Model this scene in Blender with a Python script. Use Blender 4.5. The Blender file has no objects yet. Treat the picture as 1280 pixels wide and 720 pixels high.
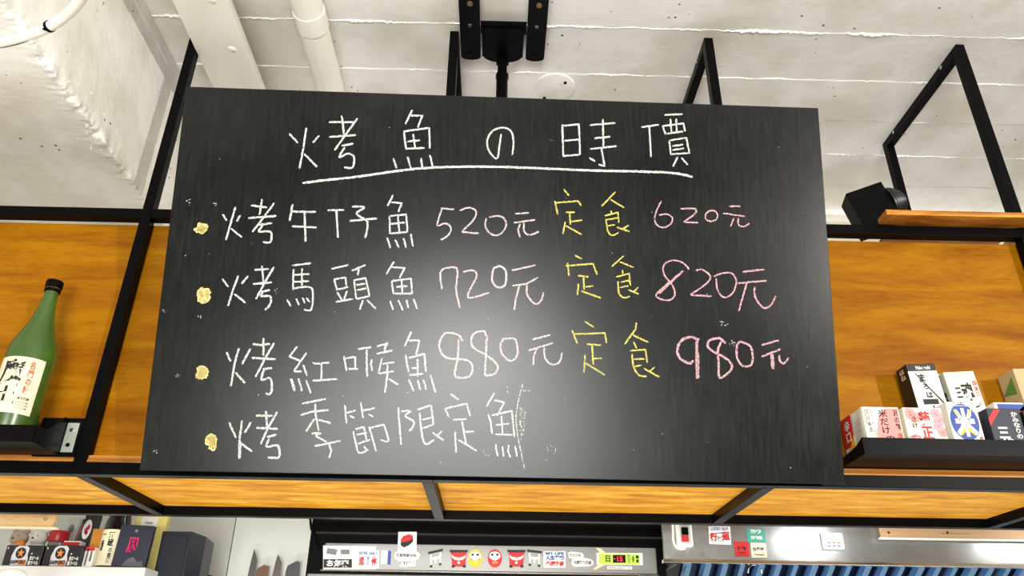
import bpy, bmesh, math, random
from mathutils import Vector, Matrix, noise
random.seed(7)
C = bpy.context.scene.collection
SC = bpy.context.scene
EYE = 1.6
# ------------------------------------------------------------------ camera
F, PITCH, YAW, ROLL = 955.2, math.radians(27.1456), math.radians(1.0374), math.radians(0.7255)
cp, sp, cy, sy, cr, sr = math.cos(PITCH), math.sin(PITCH), math.cos(YAW), math.sin(YAW), math.cos(ROLL), math.sin(ROLL)
FW = Vector((sy*cp, cy*cp, sp)); RT0 = Vector((cy, -sy, 0)); UP0 = RT0.cross(FW)
RT = cr*RT0 + sr*UP0; UP = -sr*RT0 + cr*UP0
cam_d = bpy.data.cameras.new('camera'); cam = bpy.data.objects.new('camera', cam_d); C.objects.link(cam)
m = Matrix((RT, UP, -FW)).transposed().to_4x4(); m.translation = Vector((0, 0, EYE)); cam.matrix_world = m
cam_d.sensor_width = 36; cam_d.lens = 36*F/1280; cam_d.clip_start = .05
SC.camera = cam
# ------------------------------------------------------------------ world, lights, exposure
SC.view_settings.view_transform = 'Standard'; SC.view_settings.look = 'None'
SC.view_settings.gamma = 1; SC.view_settings.use_curve_mapping = False
SC.view_settings.exposure = 0.06
W = bpy.data.worlds.new('room_surroundings'); SC.world = W; W.use_nodes = True
W.node_tree.nodes['Background'].inputs[0].default_value = (.95, .97, 1, 1)
W.node_tree.nodes['Background'].inputs[1].default_value = 0.08
def area(name, loc, target, sx, sy_, power, col):
    d = bpy.data.lights.new(name, 'AREA'); d.shape = 'RECTANGLE'; d.size = sx; d.size_y = sy_
    d.energy = power; d.color = col
    o = bpy.data.objects.new(name, d); C.objects.link(o); o.location = (loc[0], loc[1], loc[2]+EYE)
    v = Vector((target[0]-loc[0], target[1]-loc[1], target[2]-loc[2]))
    o.rotation_euler = v.to_track_quat('-Z', 'Y').to_euler(); return o
area('track_lamp_light', (4.95, -4.8, 1.1), (0, 1.6, .6), .16, .16, 350, (1, .95, .88))
area('board_sheen_light', (-.35, -3.0, -.66), (0, 1.5, .5), 2.5, 1.1, 150, (.98, 1, .95))  # added unseen source behind the camera for the blackboard's sheen
area('dining_lamp_light', (-.12, -2.7, .15), (0, 1.6, .8), 1.0, .7, 62, (1, .985, .95))
area('underside_fill_light', (0, 1.75, -.75), (0, 1.85, .4), 3.4, .3, 34, (1, .98, .92))  # added upward fill to brighten the canopy underside, no real fitting
area('kitchen_light', (.3, 2.12, 1.15), (.3, 2.6, -.2), 2.8, .10, 9, (.95, .98, 1))
for i_, x_ in enumerate((.98, 1.62, -.42)): area('hotspot_fill_light', (x_, 2.10, .395), (x_+.05, 2.4, .33), .16, .02, (.5, .45, .12)[i_], (.95, .98, 1))  # added hidden lamps that make hot spots on hood and fridge steel
area('ceiling_fill_light', (.2, 2.3, .72), (.2, 2.2, 1.6), 4.0, .2, 8, (.93, .97, 1))  # added fill pointing up to brighten the far ceiling
# ------------------------------------------------------------------ helpers: projection of measured points onto real planes
def ray(px, py): return FW + RT*((px-640)/F) - UP*((py-360)/F)
def oy(px, py, Y):
    d = ray(px, py); return d*(Y/d.y) + Vector((0, 0, EYE))
def oz(px, py, Z):          # Z relative to the eye
    d = ray(px, py); return d*(Z/d.z) + Vector((0, 0, EYE))
# ------------------------------------------------------------------ materials
def lin(c):
    return tuple(((x/255)/12.92 if x/255 <= .04045 else ((x/255+.055)/1.055)**2.4) for x in c) + (1,)
MATS = {}
def mat(name, col, rough=.5, metal=0, spec=.5, bump=0, bscale=200, emit=None, var=0, vscale=8, coat=0, trans=0):
    if name in MATS: return MATS[name]
    M = bpy.data.materials.new(name); M.use_nodes = True; N = M.node_tree.nodes; L = M.node_tree.links
    b = N['Principled BSDF']; col = lin(col) if max(col) > 1 else tuple(col)+(1,)
    b.inputs['Base Color'].default_value = col; b.inputs['Roughness'].default_value = rough
    b.inputs['Metallic'].default_value = metal; b.inputs['Specular IOR Level'].default_value = spec
    b.inputs['Coat Weight'].default_value = coat; b.inputs['Transmission Weight'].default_value = trans
    tc = N.new('ShaderNodeTexCoord')
    if bump:
        n = N.new('ShaderNodeTexNoise'); n.inputs['Scale'].default_value = bscale; n.inputs['Detail'].default_value = 4
        L.new(tc.outputs['Object'], n.inputs['Vector'])
        bp = N.new('ShaderNodeBump'); bp.inputs['Strength'].default_value = bump; bp.inputs['Distance'].default_value = .002
        L.new(n.outputs['Fac'], bp.inputs['Height']); L.new(bp.outputs['Normal'], b.inputs['Normal'])
    if var:
        n = N.new('ShaderNodeTexNoise'); n.inputs['Scale'].default_value = vscale; n.inputs['Detail'].default_value = 5
        L.new(tc.outputs['Object'], n.inputs['Vector'])
        mx = N.new('ShaderNodeMixRGB'); mx.blend_type = 'MULTIPLY'; mx.inputs[0].default_value = 1
        r = N.new('ShaderNodeValToRGB'); r.color_ramp.elements[0].position = .3; r.color_ramp.elements[1].position = .7
        k = 1-var; r.color_ramp.elements[0].color = (k, k, k, 1); r.color_ramp.elements[1].color = (1, 1, 1, 1)
        L.new(n.outputs['Fac'], r.inputs[0]); mx.inputs[1].default_value = col; L.new(r.outputs[0], mx.inputs[2])
        L.new(mx.outputs[0], b.inputs['Base Color'])
    if emit:
        b.inputs['Emission Color'].default_value = lin(emit[0]); b.inputs['Emission Strength'].default_value = emit[1]
    MATS[name] = M; return M
def ramp(N, stops):
    r = N.new('ShaderNodeValToRGB'); e = r.color_ramp.elements
    while len(e) < len(stops): e.new(.5)
    for i, (p, c) in enumerate(stops): e[i].position = p; e[i].color = c
    return r
def wood(name, dark, mid, light, scale=(1.2, 10, 10), fig=2.0, rough=.35, seed=0, coat=.15):
    M = bpy.data.materials.new(name); M.use_nodes = True; N = M.node_tree.nodes; L = M.node_tree.links
    b = N['Principled BSDF']; b.inputs['Roughness'].default_value = rough; b.inputs['Coat Weight'].default_value = coat
    b.inputs['Coat Roughness'].default_value = .3; b.inputs['Specular IOR Level'].default_value = .1
    tc = N.new('ShaderNodeTexCoord'); mp = N.new('ShaderNodeMapping'); mp.inputs['Scale'].default_value = scale
    mp.inputs['Location'].default_value = (seed*3.1, seed*1.7, seed*.9)
    L.new(tc.outputs['Object'], mp.inputs['Vector'])
    n1 = N.new('ShaderNodeTexNoise'); n1.inputs['Scale'].default_value = fig; n1.inputs['Detail'].default_value = 9
    n1.inputs['Roughness'].default_value = .62; n1.inputs['Distortion'].default_value = .55
    L.new(mp.outputs[0], n1.inputs['Vector'])
    r = ramp(N, [(.30, lin(dark)), (.5, lin(mid)), (.68, lin(light))])
    L.new(n1.outputs['Fac'], r.inputs[0])
    n2 = N.new('ShaderNodeTexNoise'); n2.inputs['Scale'].default_value = fig*14; n2.inputs['Detail'].default_value = 4
    L.new(mp.outputs[0], n2.inputs['Vector'])
    r2 = ramp(N, [(.32, (.74, .68, .60, 1)), (.55, (1, 1, 1, 1))]); L.new(n2.outputs['Fac'], r2.inputs[0])
    mx = N.new('ShaderNodeMixRGB'); mx.blend_type = 'MULTIPLY'; mx.inputs[0].default_value = .55
    L.new(r.outputs[0], mx.inputs[1]); L.new(r2.outputs[0], mx.inputs[2]); L.new(mx.outputs[0], b.inputs['Base Color'])
    return M
def concrete(name, col, pits=1.0, warm=.0, bump=.6):
    M = bpy.data.materials.new(name); M.use_nodes = True; N = M.node_tree.nodes; L = M.node_tree.links
    b = N['Principled BSDF']; b.inputs['Roughness'].default_value = .6; b.inputs['Specular IOR Level'].default_value = .3
    tc = N.new('ShaderNodeTexCoord')
    n1 = N.new('ShaderNodeTexNoise'); n1.inputs['Scale'].default_value = 3.5; n1.inputs['Detail'].default_value = 6
    L.new(tc.outputs['Object'], n1.inputs['Vector'])
    c = lin(col); d = tuple(x*k for x, k in zip(c[:3], (.80, .77, .71)))+(1,)
    r = ramp(N, [(.38, d), (.56, c)]); L.new(n1.outputs['Fac'], r.inputs[0])
    # pits: sparse small holes with dark grime in them
    v = N.new('ShaderNodeTexVoronoi'); v.inputs['Scale'].default_value = 55; v.inputs['Randomness'].default_value = 1
    L.new(tc.outputs['Object'], v.inputs['Vector'])
    n2 = N.new('ShaderNodeTexNoise'); n2.inputs['Scale'].default_value = 5; n2.inputs['Detail'].default_value = 3
    L.new(tc.outputs['Object'], n2.inputs['Vector'])
    sep = N.new('ShaderNodeSeparateColor'); L.new(v.outputs['Color'], sep.inputs[0])
    th = N.new('ShaderNodeMath'); th.operation = 'MULTIPLY'; L.new(sep.outputs[0], th.inputs[0]); L.new(n2.outputs['Fac'], th.inputs[1])
    sz = N.new('ShaderNodeMapRange'); sz.inputs['From Min'].default_value = .42; sz.inputs['From Max'].default_value = .62
    sz.inputs['To Min'].default_value = 0; sz.inputs['To Max'].default_value = .2*pits; L.new(th.outputs[0], sz.inputs['Value'])
    lt = N.new('ShaderNodeMath'); lt.operation = 'LESS_THAN'; L.new(v.outputs['Distance'], lt.inputs[0]); L.new(sz.outputs[0], lt.inputs[1])
    mx = N.new('ShaderNodeMixRGB'); mx.inputs[2].default_value = (.10, .085, .07, 1); L.new(lt.outputs[0], mx.inputs[0]); L.new(r.outputs[0], mx.inputs[1])
    L.new(mx.outputs[0], b.inputs['Base Color'])
    # relief: soft trowel lumps with fine streaks
    n3 = N.new('ShaderNodeTexNoise'); n3.inputs['Scale'].default_value = 14; n3.inputs['Detail'].default_value = 8; n3.inputs['Roughness'].default_value = .6
    L.new(tc.outputs['Object'], n3.inputs['Vector'])
    sb = N.new('ShaderNodeMath'); sb.operation = 'SUBTRACT'; L.new(n3.outputs['Fac'], sb.inputs[0]); L.new(lt.outputs[0], sb.inputs[1])
    bp = N.new('ShaderNodeBump'); bp.inputs['Strength'].default_value = bump; bp.inputs['Distance'].default_value = .006
    L.new(sb.outputs[0], bp.inputs['Height']); L.new(bp.outputs['Normal'], b.inputs['Normal'])
    return M
CONC = concrete('painted_concrete', (236, 234, 229))
CONC2 = concrete('painted_concrete_beam', (236, 234, 228), 1.3, bump=.9)
DARKC = mat('unseen_dark_ceiling', (70, 68, 66), .8, bump=.4, bscale=20)  # unseen rear boards made dark to cut haze reflected in the blackboard
RIDGE = mat('plaster_ridge', (240, 239, 233), .7, bump=1, bscale=90)
BLACK = mat('black_powder_coat', (.0018, .0018, .002), .36, spec=.06)
BLACKP = mat('black_plastic', (.0018, .0018, .002), .45, spec=.06)
TRAY = mat('black_tray_steel', (.0022, .0022, .0026), .36, spec=.08)
WPAINT = mat('white_gloss_paint', (236, 233, 222), .32, bump=.15, bscale=25)
STEEL = mat('brushed_steel', (170, 170, 168), .32, metal=.9, bump=.1, bscale=60)
STEELH = mat('hood_steel', (172, 173, 170), .34, metal=.85, bump=.5, bscale=22, var=.15, vscale=14)
ZINC = mat('galvanised_plate', (190, 200, 185), .35, metal=.6)
CHROME = mat('chrome', (210, 210, 210), .15, metal=1)
def chalkboard():
    M = bpy.data.materials.new('chalkboard_paint'); M.use_nodes = True; N = M.node_tree.nodes; L = M.node_tree.links
    b = N['Principled BSDF']; b.inputs['Specular IOR Level'].default_value = .34
    tc = N.new('ShaderNodeTexCoord')
    n = N.new('ShaderNodeTexNoise'); n.inputs['Scale'].default_value = 5; n.inputs['Detail'].default_value = 8; n.inputs['Roughness'].default_value = .6
    L.new(tc.outputs['Object'], n.inputs['Vector'])
    mp = N.new('ShaderNodeMapping'); mp.inputs['Scale'].default_value = (46, 46, 5); L.new(tc.outputs['Object'], mp.inputs['Vector'])
    n2 = N.new('ShaderNodeTexNoise'); n2.inputs['Scale'].default_value = 3; n2.inputs['Detail'].default_value = 5; L.new(mp.outputs[0], n2.inputs['Vector'])
    mu = N.new('ShaderNodeMath'); mu.operation = 'MULTIPLY'; L.new(n.outputs['Fac'], mu.inputs[0]); L.new(n2.outputs['Fac'], mu.inputs[1])
    r = ramp(N, [(.18, (.0018, .002, .0022, 1)), (.42, (.0095, .0108, .0088, 1))]); L.new(mu.outputs[0], r.inputs[0])
    L.new(r.outputs[0], b.inputs['Base Color'])
    rr = N.new('ShaderNodeMapRange'); rr.inputs['To Min'].default_value = .25; rr.inputs['To Max'].default_value = .31
    L.new(mu.outputs[0], rr.inputs['Value']); L.new(rr.outputs[0], b.inputs['Roughness'])
    n3 = N.new('ShaderNodeTexNoise'); n3.inputs['Scale'].default_value = 320; L.new(tc.outputs['Object'], n3.inputs['Vector'])
    bp = N.new('ShaderNodeBump'); bp.inputs['Strength'].default_value = .05; bp.inputs['Distance'].default_value = .001
    L.new(n3.outputs['Fac'], bp.inputs['Height']); L.new(bp.outputs['Normal'], b.inputs['Normal'])
    return M
def chalk(name, col, dens=.5, scale=520):
    M = bpy.data.materials.new(name); M.use_nodes = True; N = M.node_tree.nodes; L = M.node_tree.links
    b = N['Principled BSDF']; b.inputs['Base Color'].default_value = lin(col); b.inputs['Roughness'].default_value = .95
    b.inputs['Specular IOR Level'].default_value = .1
    tc = N.new('ShaderNodeTexCoord'); n = N.new('ShaderNodeTexNoise'); n.inputs['Scale'].default_value = scale; n.inputs['Detail'].default_value = 2
    L.new(tc.outputs['Object'], n.inputs['Vector'])
    r = N.new('ShaderNodeMapRange'); r.inputs['From Min'].default_value = .5-dens*.35; r.inputs['From Max'].default_value = .62-dens*.35
    L.new(n.outputs['Fac'], r.inputs['Value']); L.new(r.outputs[0], b.inputs['Alpha'])
    return M
# ------------------------------------------------------------------ mesh builder (world coordinates in, local mesh out)
class MB:
    def __init__(s): s.v = []; s.f = []
    def add(s, vs, fs):
        k = len(s.v); s.v += [Vector(v) for v in vs]; s.f += [tuple(i+k for i in f) for f in fs]; return s
    def box(s, a, b, bev=0):
        a, b = Vector([min(p, q) for p, q in zip(a, b)]), Vector([max(p, q) for p, q in zip(a, b)])
        return s.boxm(Matrix.Translation((a+b)/2), b-a, bev)
    def boxm(s, M, size, bev=0):
        bm = bmesh.new(); bmesh.ops.create_cube(bm, size=1)
        for v in bm.verts: v.co = Vector((v.co.x*size[0], v.co.y*size[1], v.co.z*size[2]))
        if bev: bmesh.ops.bevel(bm, geom=bm.edges[:], offset=bev, segments=2, affect='EDGES', profile=.5)
        bm.verts.index_update()
        s.add([M @ v.co for v in bm.verts], [[v.index for v in f.verts] for f in bm.faces]); bm.free(); return s
    def bar(s, p, q, w, h, upv=(0, 0, 1), bev=0):
        p, q = Vector(p), Vector(q); d = q-p; L = d.length; d.normalize(); u = Vector(upv)
        if abs(d.dot(u)) > .95: u = Vector((0, 1, 0))
        x = d.cross(u).normalized(); u = x.cross(d)
        M = Matrix((x, d, u)).transposed().to_4x4(); M.translation = (p+q)/2
        return s.boxm(M, (w, L, h), bev)
    def cyl(s, p, q, r, n=20, r2=None):
        p, q = Vector(p), Vector(q); d = (q-p).normalized(); r2 = r if r2 is None else r2
        u = Vector((0, 0, 1)) if abs(d.z) < .9 else Vector((1, 0, 0)); x = d.cross(u).normalized(); y = d.cross(x)
        vs = []
        for c, rr in ((p, r), (q, r2)):
            vs += [c + x*rr*math.cos(2*math.pi*i/n) + y*rr*math.sin(2*math.pi*i/n) for i in range(n)]
        fs = [(i, (i+1) % n, n+(i+1) % n, n+i) for i in range(n)] + [tuple(range(n-1, -1, -1)), tuple(range(n, 2*n))]
        return s.add(vs, fs)
    def tube(s, pts, r, n=12):
        pts = [Vector(p) for p in pts]; vs = []; fs = []
        up = Vector((0, 0, 1))
        for i, p in enumerate(pts):
            d = (pts[min(i+1, len(pts)-1)] - pts[max(i-1, 0)]).normalized()
            u = up if abs(d.z) < .9 else Vector((0, 1, 0)); x = d.cross(u).normalized(); y = d.cross(x)
            vs += [p + x*r*math.cos(2*math.pi*k/n) + y*r*math.sin(2*math.pi*k/n) for k in range(n)]
        for i in range(len(pts)-1):
            for k in range(n): fs.append((i*n+k, i*n+(k+1) % n, (i+1)*n+(k+1) % n, (i+1)*n+k))
        fs += [tuple(range(n-1, -1, -1)), tuple(range((len(pts)-1)*n, len(pts)*n))]
        return s.add(vs, fs)
    def lathe(s, c, prof, n=40):
        c = Vector(c); vs = []; fs = []
        for r, z in prof: vs += [c+Vector((r*math.cos(2*math.pi*k/n), r*math.sin(2*math.pi*k/n), z)) for k in range(n)]
        for i in range(len(prof)-1):
            for k in range(n): fs.append((i*n+k, i*n+(k+1) % n, (i+1)*n+(k+1) % n, (i+1)*n+k))
        fs += [tuple(range(n-1, -1, -1)), tuple(range((len(prof)-1)*n, len(prof)*n))]
        return s.add(vs, fs)
    def plate(s, fr, poly, t=.0006, t0=0):      # polygon in a face frame, given thickness outwards
        n = len(poly); vs = [fr.p(x, y, t0) for x, y in poly] + [fr.p(x, y, t0+t) for x, y in poly]
        ar = sum(poly[i][0]*poly[(i+1) % n][1]-poly[(i+1) % n][0]*poly[i][1] for i in range(n))
        fs = [tuple(range(n, 2*n)), tuple(range(n-1, -1, -1))] + [(i, (i+1) % n, n+(i+1) % n, n+i) for i in range(n)]
        if ar < 0: fs = [tuple(reversed(f)) for f in fs]
        return s.add(vs, fs)
class Frame:            # a face: origin, right, up, outward normal
    def __init__(s, o, x, y):
        s.o = Vector(o); s.x = Vector(x).normalized(); s.y = Vector(y).normalized(); s.n = s.x.cross(s.y)
    def p(s, a, b, h=0): return s.o + s.x*a + s.y*b + s.n*h
WM = {}
def finish(o, mb, parent, smooth):
    me = o.data; inv = WM[parent.name].inverted() if parent else Matrix.Identity(4)
    me.from_pydata([inv @ v for v in mb.v], [], mb.f); me.update()
    if smooth is not None and smooth: me.shade_smooth() if smooth is True else me.set_sharp_from_angle(angle=math.radians(smooth)) 
    if smooth and smooth is not True: 
        me.polygons.foreach_set('use_smooth', [True]*len(me.polygons)); me.set_sharp_from_angle(angle=math.radians(smooth))
def obj(name, mb, m, parent=None, smooth=None, label=None, kind=None):
    me = bpy.data.meshes.new(name); o = bpy.data.objects.new(name, me); C.objects.link(o); finish(o, mb, parent, smooth)
    me.materials.append(m); WM[o.name] = WM[parent.name] if parent else Matrix.Identity(4)
    if parent: o.parent = parent
    if label: o['label'] = label
    if kind: o['kind'] = kind
    return o
def thing(name, loc, label, cat, group=None, M=None):
    o = bpy.data.objects.new(name, None); C.objects.link(o); o.empty_display_size = .05
    M = M or Matrix.Translation(Vector(loc)); o.matrix_world = M; WM[o.name] = M
    o['label'] = label; o['category'] = cat
    if group: o['group'] = group
    return o
def struct(name, mb, m, smooth=None):
    o = obj(name, mb, m, None, smooth); o['kind'] = 'structure'; return o
def tag(o, label, cat, group=None):
    o['label'] = label; o['category'] = cat
    if group: o['group'] = group
    return o
# text: glyph outlines of Blender's own font, stretched into a rectangle of a face frame
_tc = {}
def glyphs(s, bold, lsp):
    k = (s, bold, lsp)
    if k in _tc: return _tc[k]
    cu = bpy.data.curves.new('t', 'FONT'); cu.body = s; cu.offset = bold; cu.resolution_u = 2; cu.align_x = 'CENTER'
    cu.space_line = lsp
    ob = bpy.data.objects.new('t', cu); C.objects.link(ob)
    dg = bpy.context.evaluated_depsgraph_get(); me = bpy.data.meshes.new_from_object(ob.evaluated_get(dg))
    vs = [v.co.copy() for v in me.vertices]; fs = [tuple(p.vertices) for p in me.polygons]
    bpy.data.objects.remove(ob); bpy.data.curves.remove(cu); bpy.data.meshes.remove(me)
    _tc[k] = (vs, fs); return _tc[k]
def text(mb, fr, s, x0, y0, x1, y1, bold=.02, h=.0007, lsp=1.0, shear=0):
    vs, fs = glyphs(s, bold, lsp)
    if not vs: return mb
    ax, bx = min(v.x for v in vs), max(v.x for v in vs); ay, by = min(v.y for v in vs), max(v.y for v in vs)
    out = []
    for v in vs:
        u = (v.x-ax)/max(bx-ax, 1e-6); w = (v.y-ay)/max(by-ay, 1e-6)
        out.append(fr.p(x0+(x1-x0)*u+shear*(w-.5), y0+(y1-y0)*w, h))
    return mb.add(out, fs)
# ------------------------------------------------------------------ the setting
H = 1.6377; HZ = H+EYE
X0, SP, BW = -.8795, .72367, .0246
ZB, ZT, YF, YR = .36786+EYE, 1.0181+EYE, 1.6, 2.0364
struct('floor', MB().box((-3.4, -6.5, -.05), (5.4, 3.3, 0)), mat('grey_floor_tile', (120, 116, 110), .4, bump=.2, bscale=30))
ceil = struct('ceiling', MB().box((-3.4, -6.5, HZ+.012), (5.4, 3.3, HZ+.15)), CONC)
seams = [-6.5] + [-.28-.187*k for k in range(30, -1, -1) if -.28-.187*k > -6.4] 
seams = [1.575-.1875*k for k in range(43, 0, -1)] + [1.575, 1.762, 1.947, 2.125, 2.305, 2.474]
seams[0] = -6.5
def rough_slab(x0, x1, y0, y1, z, th, dz, nx=80):
    mb = MB(); vs = []; ny = 5
    for j in range(ny+1):
        for i in range(nx+1):
            x = x0+(x1-x0)*i/nx; y = y0+.0015+(y1-y0-.003)*j/ny
            e = .0016*noise.noise(Vector((x*5, y*9, dz*70)))
            edge = .0012*noise.noise(Vector((x*40, y*30, 3))) if j in (0, ny) else 0
            vs.append((x, y+(edge*1.2), z+dz+e))
    k = len(vs)
    vs += [(v[0], v[1], z+th) for v in vs]
    W1 = nx+1
    fs = []
    for j in range(ny):
        for i in range(nx):
            a = j*W1+i; fs.append((a, a+W1, a+W1+1, a+1))
    for i in range(nx):
        fs.append((i, i+1, k+i+1, k+i)); b = ny*W1+i; fs.append((b+1, b, k+b, k+b+1))
    return mb.add(vs, fs)
for i in range(len(seams)-1):
    dz = random.uniform(-.0015, .003)
    near = seams[i] > 1.0
    obj('ceiling_board', rough_slab(-3.4, 5.4, seams[i], seams[i+1], HZ, .012, dz, 160 if near else 20), CONC if seams[i] > -.9 else DARKC, ceil, 40)
def ridge(pts, wd, parent, name='seam_ridge', seed=0, zdir=(0, 0, -1)):
    mb = MB(); vs = []; n = len(pts); zd = Vector(zdir); random.seed(seed)
    for i, p in enumerate(pts):
        d = (pts[min(i+1, n-1)]-pts[max(i-1, 0)]).normalized(); s = d.cross(zd).normalized()
        lump = max(.15, .6+1.6*noise.noise(p*11+Vector((seed, 0, 0))))*wd
        a = lump*random.uniform(.4, 1.1); b = lump*random.uniform(.4, 1.1)
        vs += [p+s*a-zd*.002, p+s*a*.3+zd*lump*random.uniform(.2, .9), p-s*b*.4+zd*lump*random.uniform(.1, .8), p-s*b-zd*.002]
    fs = [(4*i+k, 4*i+k+1, 4*i+4+k+1, 4*i+4+k) for i in range(n-1) for k in range(3)]
    mb.add(vs, fs); return obj(name, mb, RIDGE, parent)
for j, y in enumerate((1.3875, 1.575, 1.762, 1.947, 2.125)):
    pts = [Vector((x*.006-1.0, y+.0035*noise.noise(Vector((x*.09, y*9, 0)))+.0015*random.uniform(-1, 1), HZ+.001)) for x in range(0, 620)]
    ridge(pts, (.0042, .0052, .0036, .0034, .006)[j], ceil, seed=j+1)
# faint strip step and downstand of the far slab
struct('trim_2', MB().box((-3.4, 2.474, HZ-.02), (5.4, 2.52, HZ+.01)), CONC)
struct('trim_3', MB().box((-3.4, 2.52, HZ-.24), (5.4, 2.95, HZ+.01)), mat('shaded_soffit_grey', (176, 174, 160), .7))  # grey colour stands in for shade on the downstand face
# beam on the left: soffit and right cheek with a crumbling arris
BX, BZ = -.985, 1.168+EYE
def beam():
    mb = MB(); ny = 640; rows = []
    prof = [(-3.4, 0), (-2.2, 0), (-1.6, 0), (-1.3, 0), (-1.12, 0), (-1.08, 0)]
    prof += [(BX-.085+.009*i, 0) for i in range(9)] + [(BX-.002, .002), (BX, .008)] + [(BX, .017+.009*i) for i in range(9)] + [(BX, .12), (BX, .16), (BX, .25), (BX, .4), (BX, HZ-BZ+.01)]
    y0, y1 = -.2, 2.474
    vs = []
    for j in range(ny+1):
        y = y0+(y1-y0)*j/ny
        for k, (x, dz) in enumerate(prof):
            q = Vector((x, y, dz)); dist = (BX-x)+dz
            amp = .010*max(0, .6+noise.noise(Vector((y*3.1, 2, 0))))*math.exp(-(dist/.016)**2) + .0028*math.exp(-(dist/.05)**2)
            n1 = noise.noise(q*34); n2 = noise.noise(q*95+Vector((5, 5, 5)))
            ox = amp*(n1+.6*n2)
            ozz = -amp*(n2+.6*n1)
            vs.append((x+ox, y, BZ+dz+ozz))
    K = len(prof)
    fs = [(j*K+k, j*K+k+1, (j+1)*K+k+1, (j+1)*K+k) for j in range(ny) for k in range(K-1)]
    fs += [tuple(range(K))+(), ]
    mb.add(vs, fs[:-1]); return mb
bo = struct('trim_1', beam(), CONC2, 50)
pts = [Vector((-1.7+.006*i, 1.527+.002*noise.noise(Vector((i*.3, 1, 1))), BZ+.001)) for i in range(110)]
ridge(pts, .0016, bo, seed=11)
random.seed(4)
def crumb(mb, c, r):
    bm = bmesh.new(); bmesh.ops.create_icosphere(bm, subdivisions=1, radius=r)
    for v in bm.verts: v.co = Vector((v.co.x*random.uniform(.5, 1.2), v.co.y*random.uniform(.6, 1.6), v.co.z*random.uniform(.4, 1)))
    bm.verts.index_update(); mb.add([v.co+Vector(c) for v in bm.verts], [[v.index for v in f.verts] for f in bm.faces]); bm.free()
cm = MB()
for i in range(90):
    y = random.triangular(.85, 1.62, 1.35); side = random.random()
    if side < .5: c = (BX-abs(random.gauss(0, .022)), y, BZ-.001)
    else: c = (BX+.001, y, BZ+abs(random.gauss(0, .03)))
    crumb(cm, c, random.uniform(.0008, .0030))
obj('plaster_crumbs', cm, RIDGE, bo, kind='stuff')
struct('wall_back', MB().box((-3.4, 2.95, 0), (5.4, 3.05, HZ+.01)), mat('kitchen_wall', (215, 215, 208), .55))
struct('wall_left', MB().box((-3.5, -6.5, 0), (-3.4, 3.3, HZ+.01)), mat('cream_wall', (228, 222, 208), .7))
struct('wall_right', MB().box((5.4, -6.5, 0), (5.5, 3.3, HZ+.01)), mat('cream_wall', (228, 222, 208), .7))
# ------------------------------------------------------------------ duct, conduit, cover disc, hose on the ceiling
t = thing('ceiling_duct', (-.82, 1.2, HZ), 'wide flat white duct running along the ceiling beside the black post', 'duct')
obj('duct_body', MB().box((-.853, -1.2, 1.535+EYE), (-.711, 2.474, 1.567+EYE), .004), WPAINT, t, 30)
obj('duct_joint', MB().box((-.8545, 1.30, 1.5335+EYE), (-.7095, 1.335, 1.5685+EYE), .003), WPAINT, t, 30)
for yy in (.3, 1.9):
    obj('duct_bracket', MB().box((-.86, yy, 1.567+EYE), (-.70, yy+.03, HZ-.001)), WPAINT, t)
for yy in (1.42, 1.59):
    obj('duct_patch', MB().lathe((-.80+.05, yy, 1.535+EYE), [(.001, -.002), (.012, -.0005), (.014, .002)], 14), WPAINT, t, True)
t = thing('ceiling_pipe', (-.53, 1.2, HZ), 'slim round white pipe running along the ceiling right of the wide duct', 'pipe')
mb = MB(); mb.cyl((-.529, -1.2, HZ-.0415), (-.529, 2.474, HZ-.0415), .041, 28); obj('pipe_body', mb, WPAINT, t, 40)
mb = MB(); mb.cyl((-.529, 1.50, HZ-.0415), (-.529, 1.56, HZ-.0415), .0435, 28); obj('pipe_coupling', mb, WPAINT, t, 40)
for yy in (1.2, 2.0):
    mb = MB(); mb.box((-.575, yy, HZ-.03), (-.483, yy+.018, HZ-.001)); obj('pipe_bracket', mb, WPAINT, t)
t = thing('ceiling_cover', (.158, 1.822, HZ), 'round white blanking cover with two dark screws on the ceiling above the blackboard', 'cover')
obj('disc', MB().lathe((.158, 1.822, HZ-.006), [(.055, 0), (.062, .0015), (.063, .007)], 48), CONC, t, 30)
for px, py in ((706.5, 103.5), (680.5, 122.5)):
    q = oz(px, py, H-.007); mb = MB(); mb.cyl((q.x, q.y, q.z-.0015), (q.x, q.y, q.z+.002), .005, 12); obj('screw', mb, BLACKP, t)
# hose ring
t = thing('white_hose', oz(60, 30, 1.05), 'fat curved white hose with a black tie in the top left corner', 'hose')
hp = [(-150, 20), (-110, 44), (-70, 56), (-30, 56), (0, 53), (22, 48), (45, 41), (66, 31), (84, 18), (98, 3), (108, -16), (112, -40), (110, -70), (100, -110)]
def smooth_pts(P, n=6):
    out = []
    for i in range(len(P)-1):
        p0, p1, p2, p3 = P[max(i-1, 0)], P[i], P[i+1], P[min(i+2, len(P)-1)]
        for k in range(n):
            s = k/n; out.append(tuple(.5*((2*b)+(c-a)*s+(2*a-5*b+4*c-d)*s*s+(-a+3*b-3*c+d)*s**3) for a, b, c, d in zip(p0, p1, p2, p3)))
    out.append(tuple(P[-1])); return out
hpts = [oz(x, y, 1.05) for x, y in smooth_pts(hp)]
obj('hose', MB().tube(hpts, .0095, 16), mat('white_pvc', (235, 232, 222), .35), t, True)
a = oz(62, 33, 1.05); b = oz(58, 35.5, 1.05); d = (a-b).normalized()
mb = MB(); mb.cyl(a-d*.003, a+d*.003, .0108, 18); tl = oz(54, 34, 1.045); mb.bar(a+Vector((0, 0, -.01)), oz(53, 36, 1.04), .003, .002); obj('cable_tie', mb, BLACKP, t)
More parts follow.
